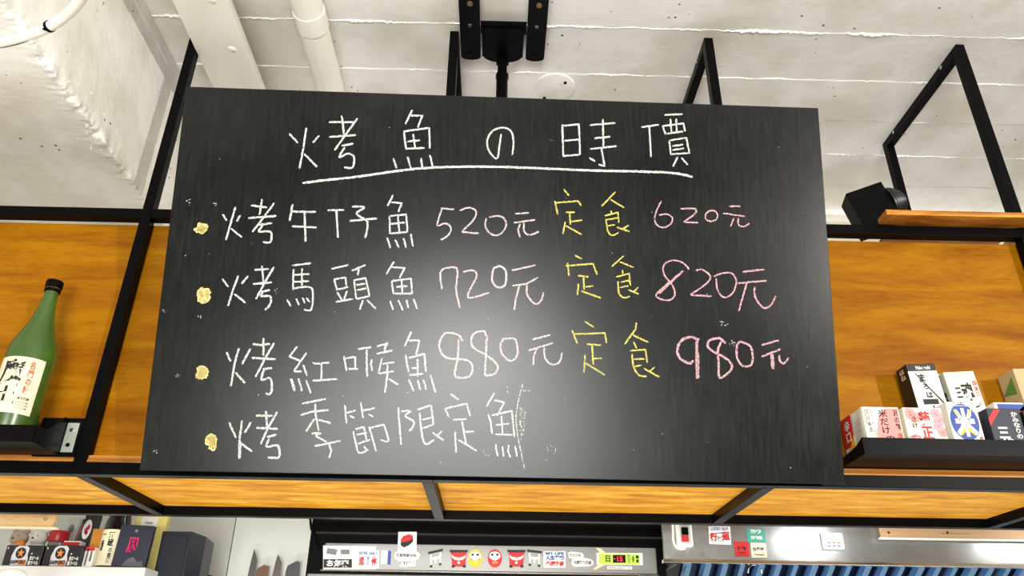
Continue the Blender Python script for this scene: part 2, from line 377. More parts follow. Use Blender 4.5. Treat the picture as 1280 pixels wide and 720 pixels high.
mb = MB(); mb.tube([oz(x, y+10.5, 1.045) for x, y in smooth_pts([(-60, 50), (-20, 49), (6, 47), (30, 41), (48, 33)])], .0028, 8)
obj('black_cable', mb, BLACKP, t, True)
# ------------------------------------------------------------------ hanging canopy frame with plywood panels
PL = wood('plywood_face', (124, 68, 3), (152, 96, 5), (168, 114, 9), (1.0, 1, 6.5), 2.6, .4, 1, 0)
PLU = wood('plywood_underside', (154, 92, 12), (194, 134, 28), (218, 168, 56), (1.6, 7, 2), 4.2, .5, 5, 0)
PLE = wood('plywood_edge', (120, 70, 24), (176, 112, 46), (205, 150, 76), (1.5, 3, 90), 2.2, .5, 2)
cf = thing('hanging_canopy', (0, 1.8, ZB), 'black steel frame hung from the ceiling with orange plywood panels behind the blackboard', 'canopy')
XS = [X0-SP, X0, X0+SP, X0+2*SP, X0+3*SP, X0+4*SP]
XL, XR = XS[0], XS[-1]+BW
tops = [BZ-.002, HZ-.002, HZ-.002, HZ-.002, HZ-.002, HZ-.002]
for x, tp in zip(XS, tops):
    obj('front_post', MB().box((x, YF, ZB), (x+BW, YF+.026, tp), .001), BLACK, cf)
    rt = min(tp, HZ-.002)
    if True:
        obj('rear_post', MB().box((x, YR, ZB), (x+BW, YR+.026, rt), .001), BLACK, cf)
        obj('ceiling_bar', MB().box((x, YF+.027, rt-.026), (x+BW, YR-.001, rt), .001), BLACK, cf)
        for yy in (1.68, 1.98):
            mb = MB(); mb.cyl((x-.004, yy, rt-.013), (x+.0005, yy, rt-.013), .006, 10); obj('bolt', mb, CHROME, cf, 30)
for y in (YF, YR):
    for i in range(len(XS)-1):
        a, b = XS[i]+BW+.0005, XS[i+1]-.0005
        obj('bottom_bar', MB().box((a, y, ZB), (b, y+.026, ZB+.026), .001), BLACK, cf)
        obj('top_bar', MB().box((a, y, ZT-.026), (b, y+.026, ZT), .001), BLACK, cf)
for x in XS:
    obj('cross_bar', MB().box((x, YF+.027, ZB), (x+BW, YR-.001, ZB+.026), .001), BLACK, cf)
for i in range(len(XS)-1):
    a, b = XS[i]+BW, XS[i+1]
    obj('front_panel', MB().box((a-.010, YF+.030, ZB+.030), (b+.010, YF+.042, ZT-.030), .0008), PL, cf, label='upright orange plywood panel')
    obj('underside_panel', MB().box((a+.001, YF+.032, ZB+.022), (b-.001, YR-.004, ZB+.034), .0008), PLU, cf, label='horizontal light plywood panel')
    # plywood ledge strip: visible plies
    for k in range(3):
        z = ZB+.0263+k*.0052
        obj('ply_strip', MB().box((a+.001, YF+.004+k*.0015, z), (b-.001, YF+.030, z+.0047), .0006), PLE, cf)
# stub rail at far left that reaches towards the dining side
obj('side_rail', MB().box((-1.290, 1.0, ZT-.024), (-1.266, YF-.001, ZT+.0), .001), BLACK, cf)
# ------------------------------------------------------------------ ceiling mount
mt = thing('ceiling_mount', (0, 1.6, HZ), 'black slotted steel ceiling mount with a pole holding the blackboard', 'mount')
def slotted(xa, xb, y1):
    # rail with rounded far end and real holes
    mb = MB(); z1, z0 = HZ-.018, HZ-.023; xc = (xa+xb)/2; r = (xb-xa)/2
    hr = .0048; holes = [y1-.022, y1-.128, y1-.21]
    y0 = y1-.30
    # plan outline pieces: strips between holes
    ys = [y0]+sorted(sum([[h-.009, h+.009] for h in holes], []))+[y1-r]
    ys = [y0]
    for h in sorted(holes):
        if h+.009 < y1-r+.02: ys += [h-.009, h+.009]
    ys = sorted(set(ys))
    segs = []; prev = y0
    for h in sorted(holes):
        segs.append((prev, h-.009, False)); segs.append((h-.009, h+.009, True)); prev = h+.009
    for a, b, hole in segs:
        if hole:
            mb.box((xa, a, z0), (xc-hr, b, z1)); mb.box((xc+hr, a, z0), (xb, b, z1))
        else: mb.box((xa, a, z0), (xb, b, z1))
    # rounded end
    yb = prev; n = 14; P = [(xa, yb)]+[(xc-r*math.cos(math.pi*k/n), max(yb, y1-r*1.0)+ (y1-max(yb, y1-r))*math.sin(math.pi*k/n)) for k in range(n+1)]+[(xb, yb)]
    fr = Frame((0, 0, z0), (1, 0, 0), (0, 1, 0)); mb.plate(fr, P, z1-z0)
    return mb
q1, q2 = oz(575.5, 40, H-.008).x, oz(600.6, 40, H-.008).x; q3, q4 = oz(658.4, 40, H-.008).x, oz(682.4, 40, H-.008).x
yend = oz(588, 70, H-.008).y
r1 = obj('rail', slotted(q1, q2, yend), BLACK, mt); r2 = obj('rail', slotted(q3, q4, yend), BLACK, mt)
for xa in ((q1+q2)/2, (q3+q4)/2):
    mb = MB(); mb.cyl((xa, yend-.022, HZ-.026), (xa, yend-.022, HZ-.001), .0085, 14); obj('rail_bolt', mb, TRAY, mt, 30)
    mb = MB(); mb.cyl((xa+.002, yend-.21, HZ-.026), (xa+.002, yend-.21, HZ-.001), .0075, 14); obj('rail_bolt', mb, mat('rusty_bolt', (110, 84, 60), .6), mt, 30)
yc = oz(628, 24, H-.012).y
obj('cross_plate', MB().box((q2+.001, yc, HZ-.0225), (q3-.001, yc+.045, HZ-.0185), .001), BLACK, mt)
xa, xb = oz(603, 45, H-.015).x, oz(654.4, 45, H-.015).x
fr = Frame((0, 0, HZ-.029), (1, 0, 0), (0, 1, 0)); xc = (xa+xb)/2; ye = yend+.002; P = [(xa, yc+.02), (xb, yc+.02), (xb, ye-.035)]
P = [(xa, yc+.02), (xa, ye-.036)] + [(xc-(xb-xa)/2*math.cos(math.pi*k/16), ye-.036+.036*math.sin(math.pi*k/16)**.8) for k in range(1, 16)] + [(xb, ye-.036), (xb, yc+.02)]
mb = MB(); mb.plate(fr, P, .006); mb.box((xa, yc+.02, HZ-.05), (xa+.004, ye-.045, HZ-.0295)); mb.box((xb-.004, yc+.02, HZ-.05), (xb, ye-.045, HZ-.0295))
obj('swivel_bracket', mb, BLACK, mt)
PX, PY = xc-.0, ye-.012
mb = MB(); mb.box((PX-.0135, PY-.0135, HZ-.10), (PX+.0135, PY+.0135, HZ-.0295), .003); obj('pole_head', mb, BLACK, mt)
mb = MB(); mb.cyl((PX-.018, PY, HZ-.045), (PX+.018, PY, HZ-.045), .005, 12); obj('pivot_pin', mb, BLACK, mt, 40)
mb = MB(); mb.cyl((PX, PY, HZ-.095), (PX, PY, ZT+.05), .0165, 24); obj('pole', mb, BLACK, mt, 40)
mb = MB(); mb.cyl((PX, PY, HZ-.10), (PX, PY, HZ-.088), .0185, 24); obj('pole_collar', mb, BLACK, mt, 40)
# ------------------------------------------------------------------ blackboard (tilted forward)
bc = Vector((.0035, 1.4341, .7613+EYE)); BWd, BHt, TL, BY = 1.4168, .8269, .25756, .0133
bx = Vector((math.cos(BY), math.sin(BY), 0)); bz = Vector((math.sin(TL)*math.sin(BY), -math.sin(TL)*math.cos(BY), math.cos(TL))); bn = bx.cross(bz)   # bn: outward? checked below
if bn.y > 0: bn = -bn
M = Matrix((bx, -bn, bz)).transposed().to_4x4(); M.translation = bc - bz*BHt/2
bd = thing('blackboard', None, 'large black chalkboard tilted forward with handwritten white, pink and yellow chalk menu', 'blackboard', M=M)
def bq(px, py):             # photo point to board plane
    d = ray(px, py); o = Vector((0, 0, EYE)); s = (bc-o).dot(bn)/d.dot(bn); return o+d*s
SH = .0008
mb = MB(); MM = Matrix((bx, -bn, bz)).transposed().to_4x4(); MM.translation = bc - bn*.009
mb.boxm(MM, (BWd, .018, BHt), .001); obj('board', mb, chalkboard(), bd)
# tilting arm from the mount pole to the board's back
bk = bc - bn*.018 + bz*(BHt/2-.07) + bx*(PX-bc.x)
mb = MB(); mb.boxm(Matrix.Translation(bk-bn*.004) @ MM.to_3x3().to_4x4(), (.2, .006, .09), .001); obj('arm_plate', mb, BLACK, mt)
mb = MB(); mb.bar(bk-bn*.008, Vector((PX, PY, ZT+.065)), .022, .022); obj('tilt_arm', mb, BLACK, mt)
CW = chalk('white_chalk', (236, 236, 230), .28); CP = chalk('pink_chalk', (240, 186, 194), .22); CPW = chalk('pale_pink_chalk', (238, 218, 216), .24)
CY = chalk('yellow_chalk', (232, 218, 110), .26); CF = chalk('faint_chalk', (205, 205, 200), .0, 300); CB = chalk('bullet_chalk', (240, 222, 150), .55, 420)
CFF = chalk('rubbed_chalk', (150, 150, 146), -.3, 120)
random.seed(11)
def stroke(mb, P, w, jit=.22):
    w = w*.86
    if len(P) > 2: P = smooth_pts(P, 5) if len(P) > 3 else [P[0], P[1], P[2]]
    # resample about every 1.6 px
    R = []
    for i in range(len(P)-1):
        a, b = P[i], P[i+1]; L = math.hypot(b[0]-a[0], b[1]-a[1]); n = max(1, int(L/1.8))
        R += [(a[0]+(b[0]-a[0])*k/n, a[1]+(b[1]-a[1])*k/n) for k in range(n)]
    R.append(P[-1]); vs = []
    for i, p in enumerate(R):
        a, b = R[max(i-1, 0)], R[min(i+1, len(R)-1)]; dx, dy = b[0]-a[0], b[1]-a[1]; L = math.hypot(dx, dy) or 1
        nx, ny = -dy/L, dx/L; ww = w*.5*(1+random.uniform(-jit, jit)); 
        if i in (0, len(R)-1): ww *= .65
        w2 = w*.5*(1+random.uniform(-jit, jit))*(0.65 if i in (0, len(R)-1) else 1)
        vs += [bq(p[0]+nx*ww, p[1]+ny*ww)+bn*(SH*.3), bq(p[0]-nx*w2, p[1]-ny*w2)+bn*(SH*.3)]
    mb.add(vs, [(2*i, 2*i+1, 2*i+3, 2*i+2) for i in range(len(R)-1)])
FR = {'A': (340, 130, 3.789), 'B': (590, 130, 3.79), 'C': (230, 230, 4), 'D': (530, 230, 4.236), 'E': (750, 230, 4.236),
      'F1': (270, 410, 8), 'F2': (350, 400, 7.2), 'F3': (420, 400, 7.2), 'G1': (270, 490, 7.2), 'G2': (370, 490, 7.2),
      'G3': (480, 490, 7.2), 'G4': (590, 480, 6.546), 'K': (530, 390, 3.428), 'H': (750, 390, 5.12)}
CH = [  # frame, chalk, width px, strokes
 ('A', CW, 2.7, [[(82,140),(122,184)],[(224,150),(192,184)],[(163,112),(150,200),(130,306)],[(152,235),(213,298)],[(270,86),(385,86)],[(330,55),(342,150)],[(405,68),(345,150),(296,220)],[(272,156),(400,147)],[(330,198),(385,188)],[(345,205),(318,252),(360,235),(388,250),(382,300),(342,300)]]),
 ('A', CW, 2.6, [[(665,28),(632,95)],[(650,55),(712,55),(690,112)],[(622,130),(745,113),(748,212)],[(625,135),(635,212),(722,208)],[(640,178),(700,172)],[(668,142),(678,208)],[(575,258),(590,305)],[(642,250),(658,305)],[(706,256),(712,305)],[(748,242),(762,300)]]),
 ('B', CW, 2.5, [[(138,142),(130,200),(118,258),(82,225),(72,175),(95,130),(145,112),(185,130),(197,180),(190,242)]]),
 ('B', CW, 2.5, [[(428,96),(432,245)],[(428,104),(506,96),(512,240)],[(430,247),(512,240)],[(436,175),(505,168)],[(558,100),(680,90)],[(620,72),(622,200)],[(580,163),(655,155)],[(560,213),(685,200)],[(612,205),(628,293),(600,287)],[(556,255),(584,272)]]),
 ('B', CW, 2.4, [[(802,110),(886,98)],[(840,108),(848,252)],[(912,52),(998,48)],[(902,103),(918,145)],[(902,105),(1002,92),(1010,130)],[(922,141),(1000,130)],[(940,70),(945,138)],[(968,70),(970,135)],[(935,175),(942,240)],[(935,173),(1015,160),(1030,232)],[(940,238),(1032,232)],[(950,200),(1000,192)],[(948,218),(1005,210)],[(975,250),(952,296)],[(992,255),(1022,288)]]),
 ('C', CW, 2.7, [[(192,150),(215,184)],[(282,155),(264,188)],[(258,115),(235,190),(210,280)],[(235,222),(290,267)],[(335,107),(415,118)],[(390,75),(378,155)],[(452,95),(400,165),(342,240)],[(322,170),(462,160)],[(375,205),(440,195)],[(392,210),(375,238),(432,240),(432,290),(395,290)]]),
 ('C', CW, 2.8, [[(543,100),(528,185)],[(540,138),(660,140)],[(603,140),(608,288)],[(540,212),(662,217)]]),
 ('C', CW, 2.7, [[(718,132),(800,130)],[(762,132),(770,270)],[(840,113),(902,116),(862,148),(910,180),(918,210),(906,270)],[(828,185),(965,172)]]),
 ('C', CW, 2.5, [[(1045,55),(1018,110)],[(1035,92),(1090,95),(1072,140)],[(1028,160),(1110,152),(1118,240)],[(1028,162),(1030,248),(1118,240)],[(1035,200),(1105,192)],[(1070,158),(1076,240)],[(1016,268),(1032,320)],[(1056,278),(1074,320)],[(1098,270),(1110,318)],[(1134,250),(1145,312)]]),
 ('D', CPW, 2.3, [[(90,128),(160,135)],[(95,130),(70,218),(110,208),(142,228),(130,270),(88,296)]]),
 ('D', CPW, 2.3, [[(188,142),(238,125),(275,145),(262,190),(200,252)],[(200,254),(290,262)]]),
 ('D', CPW, 2.3, [[(330,180),(325,225),(350,262),(395,270),(430,235),(432,195),(400,170),(345,175)]]),
 ('D', CPW, 2.3, [[(482,158),(556,152)],[(475,206),(588,190)],[(510,208),(498,240),(508,282)],[(530,206),(530,250),(560,270),(608,252)]]),
 ('D', CY, 2.2, [[(740,28),(768,62)],[(692,90),(708,162)],[(694,100),(815,90),(833,115)],[(750,150),(800,150)],[(770,152),(775,215)],[(778,200),(838,192)],[(748,200),(735,266)],[(748,220),(835,268)]]),
 ('E', CY, 2.2, [[(82,42),(8,118)],[(55,82),(128,126)],[(58,140),(62,165)],[(25,168),(95,150),(100,205)],[(28,190),(95,180)],[(32,195),(42,250),(65,272),(98,258)],[(38,222),(80,215)],[(88,228),(156,252)],[(152,218),(118,240)]]),
 ('E', CP, 2.1, [[(325,90),(298,145),(290,190),(305,220),(340,230),(375,210),(383,180),(355,160),(312,165)]]),
 ('E', CP, 2.3, [[(425,132),(505,132),(495,165),(443,200)],[(443,202),(520,205)]]),
 ('E', CP, 2.1, [[(560,155),(560,185),(585,198),(618,185),(618,152),(590,140),(562,155)]]),
 ('E', CP, 2.2, [[(682,118),(745,118)],[(652,155),(768,172)],[(708,180),(692,226)],[(732,178),(735,218),(765,225),(790,208)]]),
 ('C', CW, 2.8, [[(192,475),(223,515)],[(320,460),(288,500)],[(272,458),(245,530),(220,610)],[(252,550),(308,593)],[(352,430),(425,425)],[(390,410),(398,495)],[(450,415),(405,490),(360,575)],[(345,500),(440,492)],[(385,540),(430,530)],[(395,540),(385,560),(430,562),(432,600),(405,630)]]),
 ('C', CW, 2.5, [[(540,408),(636,396)],[(548,425),(545,530)],[(590,422),(590,510)],[(550,455),(628,450)],[(550,490),(625,485)],[(545,522),(632,517),(645,570),(635,628),(600,628)],[(515,578),(535,612)],[(560,572),(575,605)],[(592,568),(605,595)],[(612,570),(628,590)]]),
 ('C', CW, 2.5, [[(738,425),(822,405)],[(750,475),(765,528),(820,515)],[(750,477),(808,468),(812,510)],[(765,540),(790,580)],[(815,535),(800,578)],[(758,590),(845,575)],[(838,435),(908,405)],[(875,425),(868,455)],[(850,480),(862,575)],[(850,482),(908,470),(928,560)],[(862,575),(930,560)],[(862,505),(905,498)],[(865,530),(912,522)],[(895,580),(878,628)],[(915,580),(960,625)]]),
 ('C', CW, 2.5, [[(1050,388),(1012,450)],[(1040,415),(1104,420),(1078,470)],[(1038,485),(1135,473),(1142,550)],[(1038,487),(1048,548),(1142,548)],[(1062,515),(1118,510)],[(1088,480),(1092,550)],[(1030,585),(1046,630)],[(1070,582),(1082,600),(1094,632)],[(1112,578),(1122,620)],[(1148,575),(1166,625)]]),
 ('D', CPW, 2.6, [[(95,556),(90,460),(160,442),(178,470),(170,560),(190,655)]]),
 ('D', CPW, 2.3, [[(208,466),(258,458),(278,490),(232,600),(345,575)]]),
 ('D', CPW, 2.8, [[(398,434),(368,450),(360,505),(378,540),(405,548),(430,530),(435,470),(415,440),(390,434)]]),
 ('D', CPW, 2.4, [[(465,458),(590,430)],[(468,538),(540,530),(604,495)],[(505,540),(488,600),(478,668)],[(545,535),(548,590),(590,635),(620,615),(632,575)]]),
 ('D', CY, 2.3, [[(798,378),(836,396)],[(760,418),(768,488)],[(748,434),(895,422),(916,480)],[(815,485),(872,492)],[(845,492),(848,560)],[(855,545),(896,540)],[(818,528),(812,588)],[(830,565),(935,604)]]),
 ('E', CY, 2.2, [[(125,380),(62,438)],[(105,412),(178,442)],[(118,455),(122,480)],[(85,492),(155,475),(160,540)],[(95,515),(100,575),(125,602),(158,595)],[(108,520),(160,510)],[(105,548),(150,540)],[(150,560),(205,583)],[(202,548),(178,570)]]),
 ('E', CP, 2.3, [[(472,452),(435,415),(380,405),(338,430),(340,480),(385,540),(395,590),(365,615),(312,605),(305,575),(440,460)],[(312,582),(442,458)]]),
 ('E', CP, 2.3, [[(505,458),(545,455),(585,490),(560,530),(480,585)],[(480,588),(590,595)]]),
 ('E', CP, 2.2, [[(602,490),(650,472),(700,475),(722,520),(700,580),(655,600),(622,560),(615,500)]]),
 ('E', CP, 2.5, [[(755,465),(872,452)],[(730,525),(882,512)],[(778,520),(755,600),(735,672)],[(818,545),(822,600),(865,655),(905,640),(930,592)]]),
 ('F1', CW, 2.9, [[(105,240),(145,335)],[(345,205),(262,362)],[(230,200),(190,340),(148,585)],[(195,445),(290,550)],[(368,160),(440,170),(540,160)],[(475,100),(475,275)],[(582,150),(500,290),(395,490)],[(355,297),(597,312)],[(470,410),(562,400)],[(480,415),(455,520),(535,500),(560,570),(545,658),(495,652)]]),
 ('F1', CW, 2.6, [[(812,185),(735,285),(855,335)],[(905,248),(780,430)],[(780,432),(860,435)],[(872,370),(912,480)],[(745,505),(785,630)],[(757,510),(790,615)],[(825,505),(860,630)],[(900,520),(948,652)],[(968,345),(1000,360),(1136,345)],[(1058,358),(1052,525)],[(968,528),(1210,510)]]),
 ('F3', CW, 2.6, [[(72,325),(95,455)],[(85,345),(175,332),(172,435)],[(110,440),(200,440)],[(195,262),(318,245)],[(275,265),(280,510)],[(322,355),(315,395),(325,458)],[(368,238),(470,208)],[(465,215),(440,245),(440,290)],[(368,305),(508,275)],[(415,340),(380,480)],[(418,395),(525,380)],[(465,400),(460,470)],[(385,482),(520,462)],[(465,478),(440,655)],[(475,530),(560,582)]]),
 ('F3', CW, 2.6, [[(678,105),(618,235)],[(655,185),(740,185),(745,215),(720,310)],[(628,315),(640,400),(655,470)],[(655,342),(795,305),(810,465)],[(735,350),(735,510)],[(680,435),(740,430)],[(658,497),(785,483)],[(655,535),(700,640)],[(735,540),(758,630)],[(785,535),(812,625)],[(850,490),(895,655)]]),
 ('K', CPW, 2.7, [[(165,125),(145,98),(90,92),(65,145),(95,195),(180,205),(208,235),(195,275),(150,282),(132,265),(145,190),(148,118)]]),
 ('K', CPW, 2.7, [[(268,105),(255,82),(215,92),(202,125),(215,155),(275,190),(315,230),(305,262),(270,272),(262,262),(265,190),(270,105)]]),
 ('K', CPW, 2.7, [[(345,110),(328,140),(335,180),(370,210),(398,190),(400,150),(388,115),(345,115)]]),
 ('K', CPW, 2.3, [[(465,118),(542,98)],[(448,165),(555,132)],[(485,152),(470,190),(468,228)],[(515,150),(520,200),(550,225),(580,215),(592,175)]]),
 ('K', CY, 2.3, [[(688,40),(728,65)],[(635,78),(657,135)],[(640,95),(775,90),(782,132)],[(698,138),(758,142)],[(720,142),(725,225)],[(725,200),(762,198)],[(690,182),(685,260)],[(690,218),(775,270)]]),
 ('H', CY, 2.3, [[(232,68),(228,110),(158,205)],[(205,145),(312,195)],[(215,190),(235,235)],[(192,248),(290,240),(302,325)],[(205,268),(215,350),(250,405),(298,412)],[(212,302),(285,300)],[(215,350),(265,340)],[(282,362),(382,418)],[(350,352),(312,385)]]),
 ('H', CP, 3.6, [[(635,180),(580,160),(525,180),(495,235),(510,295),(570,328),(600,310)],[(620,175),(618,300),(622,428)],[(626,260),(628,425)]]),
 ('H', CP, 3.2, [[(805,200),(765,168),(705,180),(688,215),(720,250),(810,300),(845,350),(820,390),(765,420),(760,330),(755,240),(780,185)]]),
 ('H', CP, 3.0, [[(890,190),(875,225),(880,300),(915,345),(965,340),(978,290),(965,225),(930,200),(892,190)]]),
 ('H', CP, 2.7, [[(1035,212),(1145,180)],[(1035,285),(1155,238)],[(1095,270),(1102,365)],[(1106,270),(1110,365)],[(1148,275),(1150,310),(1175,330),(1208,292)]]),
 ('G1', CW, 2.9, [[(118,275),(180,412)],[(315,272),(258,368)],[(235,255),(212,420),(208,600)],[(220,440),(215,600)],[(225,462),(325,535)],[(360,212),(510,215)],[(450,170),(460,320)],[(552,178),(480,300),(402,470)],[(365,322),(555,333)],[(460,405),(545,383)],[(480,420),(455,492),(550,480),(572,540),(560,590),(468,588)]]),
 ('G2', CW, 2.6, [[(55,105),(268,62)],[(172,105),(178,210),(205,350)],[(38,208),(150,175),(292,163)],[(168,240),(90,355)],[(200,250),(315,280)],[(140,372),(225,372),(180,395),(280,450)],[(168,487),(400,440)],[(295,460),(318,530),(298,595)]]),
 ('G2', CW, 2.4, [[(440,120),(455,282)],[(455,188),(540,165)],[(485,215),(525,232)],[(582,92),(605,235)],[(600,168),(712,145)],[(655,198),(695,225)],[(515,350),(540,470),(570,548),(650,522)],[(535,335),(612,315),(635,430)],[(545,385),(640,365)],[(558,465),(665,430)],[(610,490),(640,522)],[(658,312),(722,535)],[(665,325),(790,292)],[(790,292),(832,420),(810,445),(765,430)]]),
 ('G3', CW, 2.5, [[(128,140),(140,300),(155,475)],[(155,175),(240,172),(190,215),(262,260),(265,300),(228,355)],[(298,160),(425,118),(445,295)],[(320,185),(345,400),(380,470),(450,430)],[(345,250),(430,230)],[(350,325),(445,295)],[(435,362),(538,437)],[(520,352),(480,395)]]),
 ('G3', CW, 2.4, [[(600,18),(675,72)],[(550,145),(585,228)],[(555,148),(745,103),(775,218)],[(622,250),(742,243)],[(702,260),(738,470)],[(722,360),(810,355)],[(640,355),(648,545)],[(668,430),(735,470),(835,530)]]),
 ('G4', CW, 2.4, [[(182,75),(120,182)],[(180,133),(265,150),(205,260)],[(132,248),(150,300),(165,408)],[(162,255),(325,220),(348,435)],[(240,258),(250,412)],[(195,335),(305,325)],[(190,412),(335,415)],[(195,495),(200,550),(212,590)],[(248,512),(258,595)],[(302,500),(295,550),(315,600)],[(352,505),(368,595)]]),
 ('G4', CF, 1.6, [[(130,530),(100,545),(105,575),(130,585),(150,575)],[(145,545),(155,575)]]),
 ('G4', CF, 1.6, [[(640,500),(620,525),(620,575)],[(640,502),(670,515),(685,540),(668,575)],[(648,545),(655,560)]]),
]
LAB = {CP.name: 'pink chalk writing', CPW.name: 'pale pink chalk writing', CY.name: 'yellow chalk writing'}
for fr_, m_, w_, ss in CH:
    x0_, y0_, s_ = FR[fr_]; mb = MB()
    for P in ss: stroke(mb, [(x0_+x/s_, y0_+y/s_) for x, y in P], w_)
    obj('chalk_character', mb, m_, bd, label=LAB.get(m_.name))
mb = MB(); x0_, y0_, s_ = FR['A']; P = [(x0_+x/s_, y0_+y/s_) for x, y in [(145,375),(240,362),(400,345),(560,322),(700,305),(850,298),(1000,297)]]
x0_, y0_, s_ = FR['B']; P += [(x0_+x/s_, y0_+y/s_) for x, y in [(200,300),(400,308),(600,316),(800,320),(950,327),(1045,345)]]
stroke(mb, P, 3.2); obj('chalk_underline', mb, CW, bd)
for cx, cy_, rx, ry in ((251, 285, 8.6, 6.8), (255, 369, 9, 9.6), (252, 466, 8.4, 8.8), (264, 553, 7.2, 10.2)):
    mb = MB(); P = []
    for k in range(46):
        a = random.uniform(0, 6.28); r = math.sqrt(random.uniform(.02, 1)) if k % 3 else random.uniform(.85, 1.0)
        P.append((cx+rx*r*math.cos(a), cy_+ry*r*math.sin(a)))
    stroke(mb, P, 2.4, .35); obj('chalk_bullet', mb, CB, bd, label='scribbled yellow chalk dot')
mb = MB(); x0_, y0_, s_ = FR['G4']
stroke(mb, [(x0_+x/s_, y0_+y/s_) for x, y in [(415,0),(390,90),(372,180),(360,280),(366,360),(378,450),(398,540),(410,600),(430,690)]], 1.5)
obj('chalk_streak', mb, chalk('streak_chalk', (205, 205, 200), .25, 300), bd)
random.seed(5)
for P, w in (([(407,190),(398,300),(402,460)], 3.5), ([(435,220),(424,300),(422,420)], 2.5), ([(285,20),(290,60),(300,95)], 1.6), ([(415,55),(475,55)], 1.5)):
    mb = MB(); stroke(mb, [(x0_+x/s_, y0_+y/s_) for x, y in P], w, .5); obj('chalk_smear', mb, CF, bd)
for cx, cy_, r in ((829, 494, 7), (765, 318, 8), (684, 178, 6), (905, 405, 5), (237, 251, 4), (268, 255, 4), (206, 388, 4), (250, 396, 3), (345, 362, 3), (915, 430, 4), (195, 565, 3), (222, 470, 4)):
    mb = MB()
    for k in range(6):
        a = random.uniform(0, 3.1); px, py = cx+random.gauss(0, r*.5), cy_+random.gauss(0, r*.5)
        stroke(mb, [(px-r*.5*math.cos(a), py-r*.5*math.sin(a)), (px+r*.3*math.sin(a*2), py), (px+r*.5*math.cos(a), py+r*.5*math.sin(a))], random.uniform(1, 2.4), .7)
    obj('chalk_smear', mb, CFF if r > 5 else CF, bd)
mb = MB()
for k in range(70):
    px, py = random.uniform(200, 1030), random.uniform(150, 590)
    if px < 215 + 0*py: px += 20
    q = bq(px, py); mb.add([q+bn*.0004+bx*.0012*math.cos(a)+bz*.0012*math.sin(a) for a in (0, 1.3, 2.4, 3.6, 5)], [(0, 1, 2, 3, 4)])
obj('chalk_specks', mb, CF, bd, kind='stuff')

# ------------------------------------------------------------------ shelves on the canopy front
def solid(name, rgb, rough=.5, **k): return mat(name, rgb, rough, **k)
PB = solid('ink_black', (18, 17, 18), .6); PR = solid('ink_red', (190, 22, 28), .5); PW = solid('print_white', (226, 224, 218), .5)
PBL = solid('ink_blue', (34, 66, 150), .5); PG = solid('ink_green', (84, 140, 60), .5); PY_ = solid('ink_yellow', (228, 178, 40), .5)
PP = solid('ink_pink', (226, 138, 132), .5); PPL = solid('ink_pale_pink', (228, 150, 160), .5); PGR = solid('ink_grey', (110, 110, 112), .5)
PN = solid('ink_navy', (24, 28, 46), .5); PCR = solid('print_cream', (238, 226, 192), .55); POR = solid('ink_orange', (216, 120, 40), .5)
PMG = solid('ink_magenta', (190, 24, 90), .5); PTE = solid('ink_teal', (62, 150, 130), .5)
def tray(zu, xa, xb, side, label, parent_x):
    z = zu+EYE; y0, y1 = 1.5004, 1.5995
    t = thing('display_shelf', (parent_x, 1.6, z), label, 'shelf')
    obj('shelf_base', MB().box((xa, y0, z), (xb, 1.6295 if side > 0 else 1.5995, z+.003)), TRAY, t)
    obj('front_lip', MB().box((xa, y0-.003, z), (xb, y0-.0002, z+.0345), .0006), TRAY, t)
    return t
trl = tray(.4055, -1.56, -.9146, -1, 'small black steel shelf left of the blackboard holding the green bottle', -1.2)
z = .4055+EYE
fr = Frame((0, 0, 0), (0, -1, 0), (0, 0, 1))
mb = MB(); vs = []
for x in (-.9146, -.9116): vs += [(x, 1.500, z), (x, 1.5995, z), (x, 1.5995, z+.078), (x, 1.585, z+.078), (x, 1.535, z+.036), (x, 1.500, z+.0345)]
mb.add(vs, [(5, 4, 3, 2, 1, 0), (6, 7, 8, 9, 10, 11)]+[(i, (i+1) % 6, 6+(i+1) % 6, 6+i) for i in range(6)])
obj('side_plate', mb, TRAY, trl)
obj('mounting_plate', MB().box((-.9675, 1.600, z-.002), (-.8805, 1.603, z+.081)), TRAY, trl)
mb = MB(); mb.box((-.941, 1.5985-.0012, z+.007), (-.9125, 1.5985, z+.070)); mb.box((-.910, 1.5975, z+.007), (-.891, 1.5998, z+.070), .0006)
obj('zinc_bracket', MB().box((-.9105, 1.5975, z+.007), (-.886, 1.5998, z+.070), .0006), ZINC, trl, label='galvanised bracket plate')
for dz in (.022, .054):
    mb = MB(); mb.cyl((-.898, 1.5955, z+dz), (-.898, 1.598, z+dz), .0042, 14); mb.cyl((-.898, 1.5945, z+dz), (-.898, 1.5957, z+dz), .0026, 6); obj('screw', mb, CHROME if dz > .03 else BLACKP, trl, 30)
trr = tray(.4107, .742, 1.2895, 1, 'long black steel shelf right of the blackboard holding sake cartons', 1.4)
z = .4107+EYE
mb = MB(); vs = []
for x in (.739, .742): vs += [(x, 1.4974, z), (x, 1.6295, z), (x, 1.6295, z+.016), (x, 1.53, z+.024), (x, 1.4974, z+.0345)]
mb.add(vs, [(4, 3, 2, 1, 0), (5, 6, 7, 8, 9)]+[(i, (i+1) % 5, 5+(i+1) % 5, 5+i) for i in range(5)])
obj('side_plate', mb, TRAY, trr)
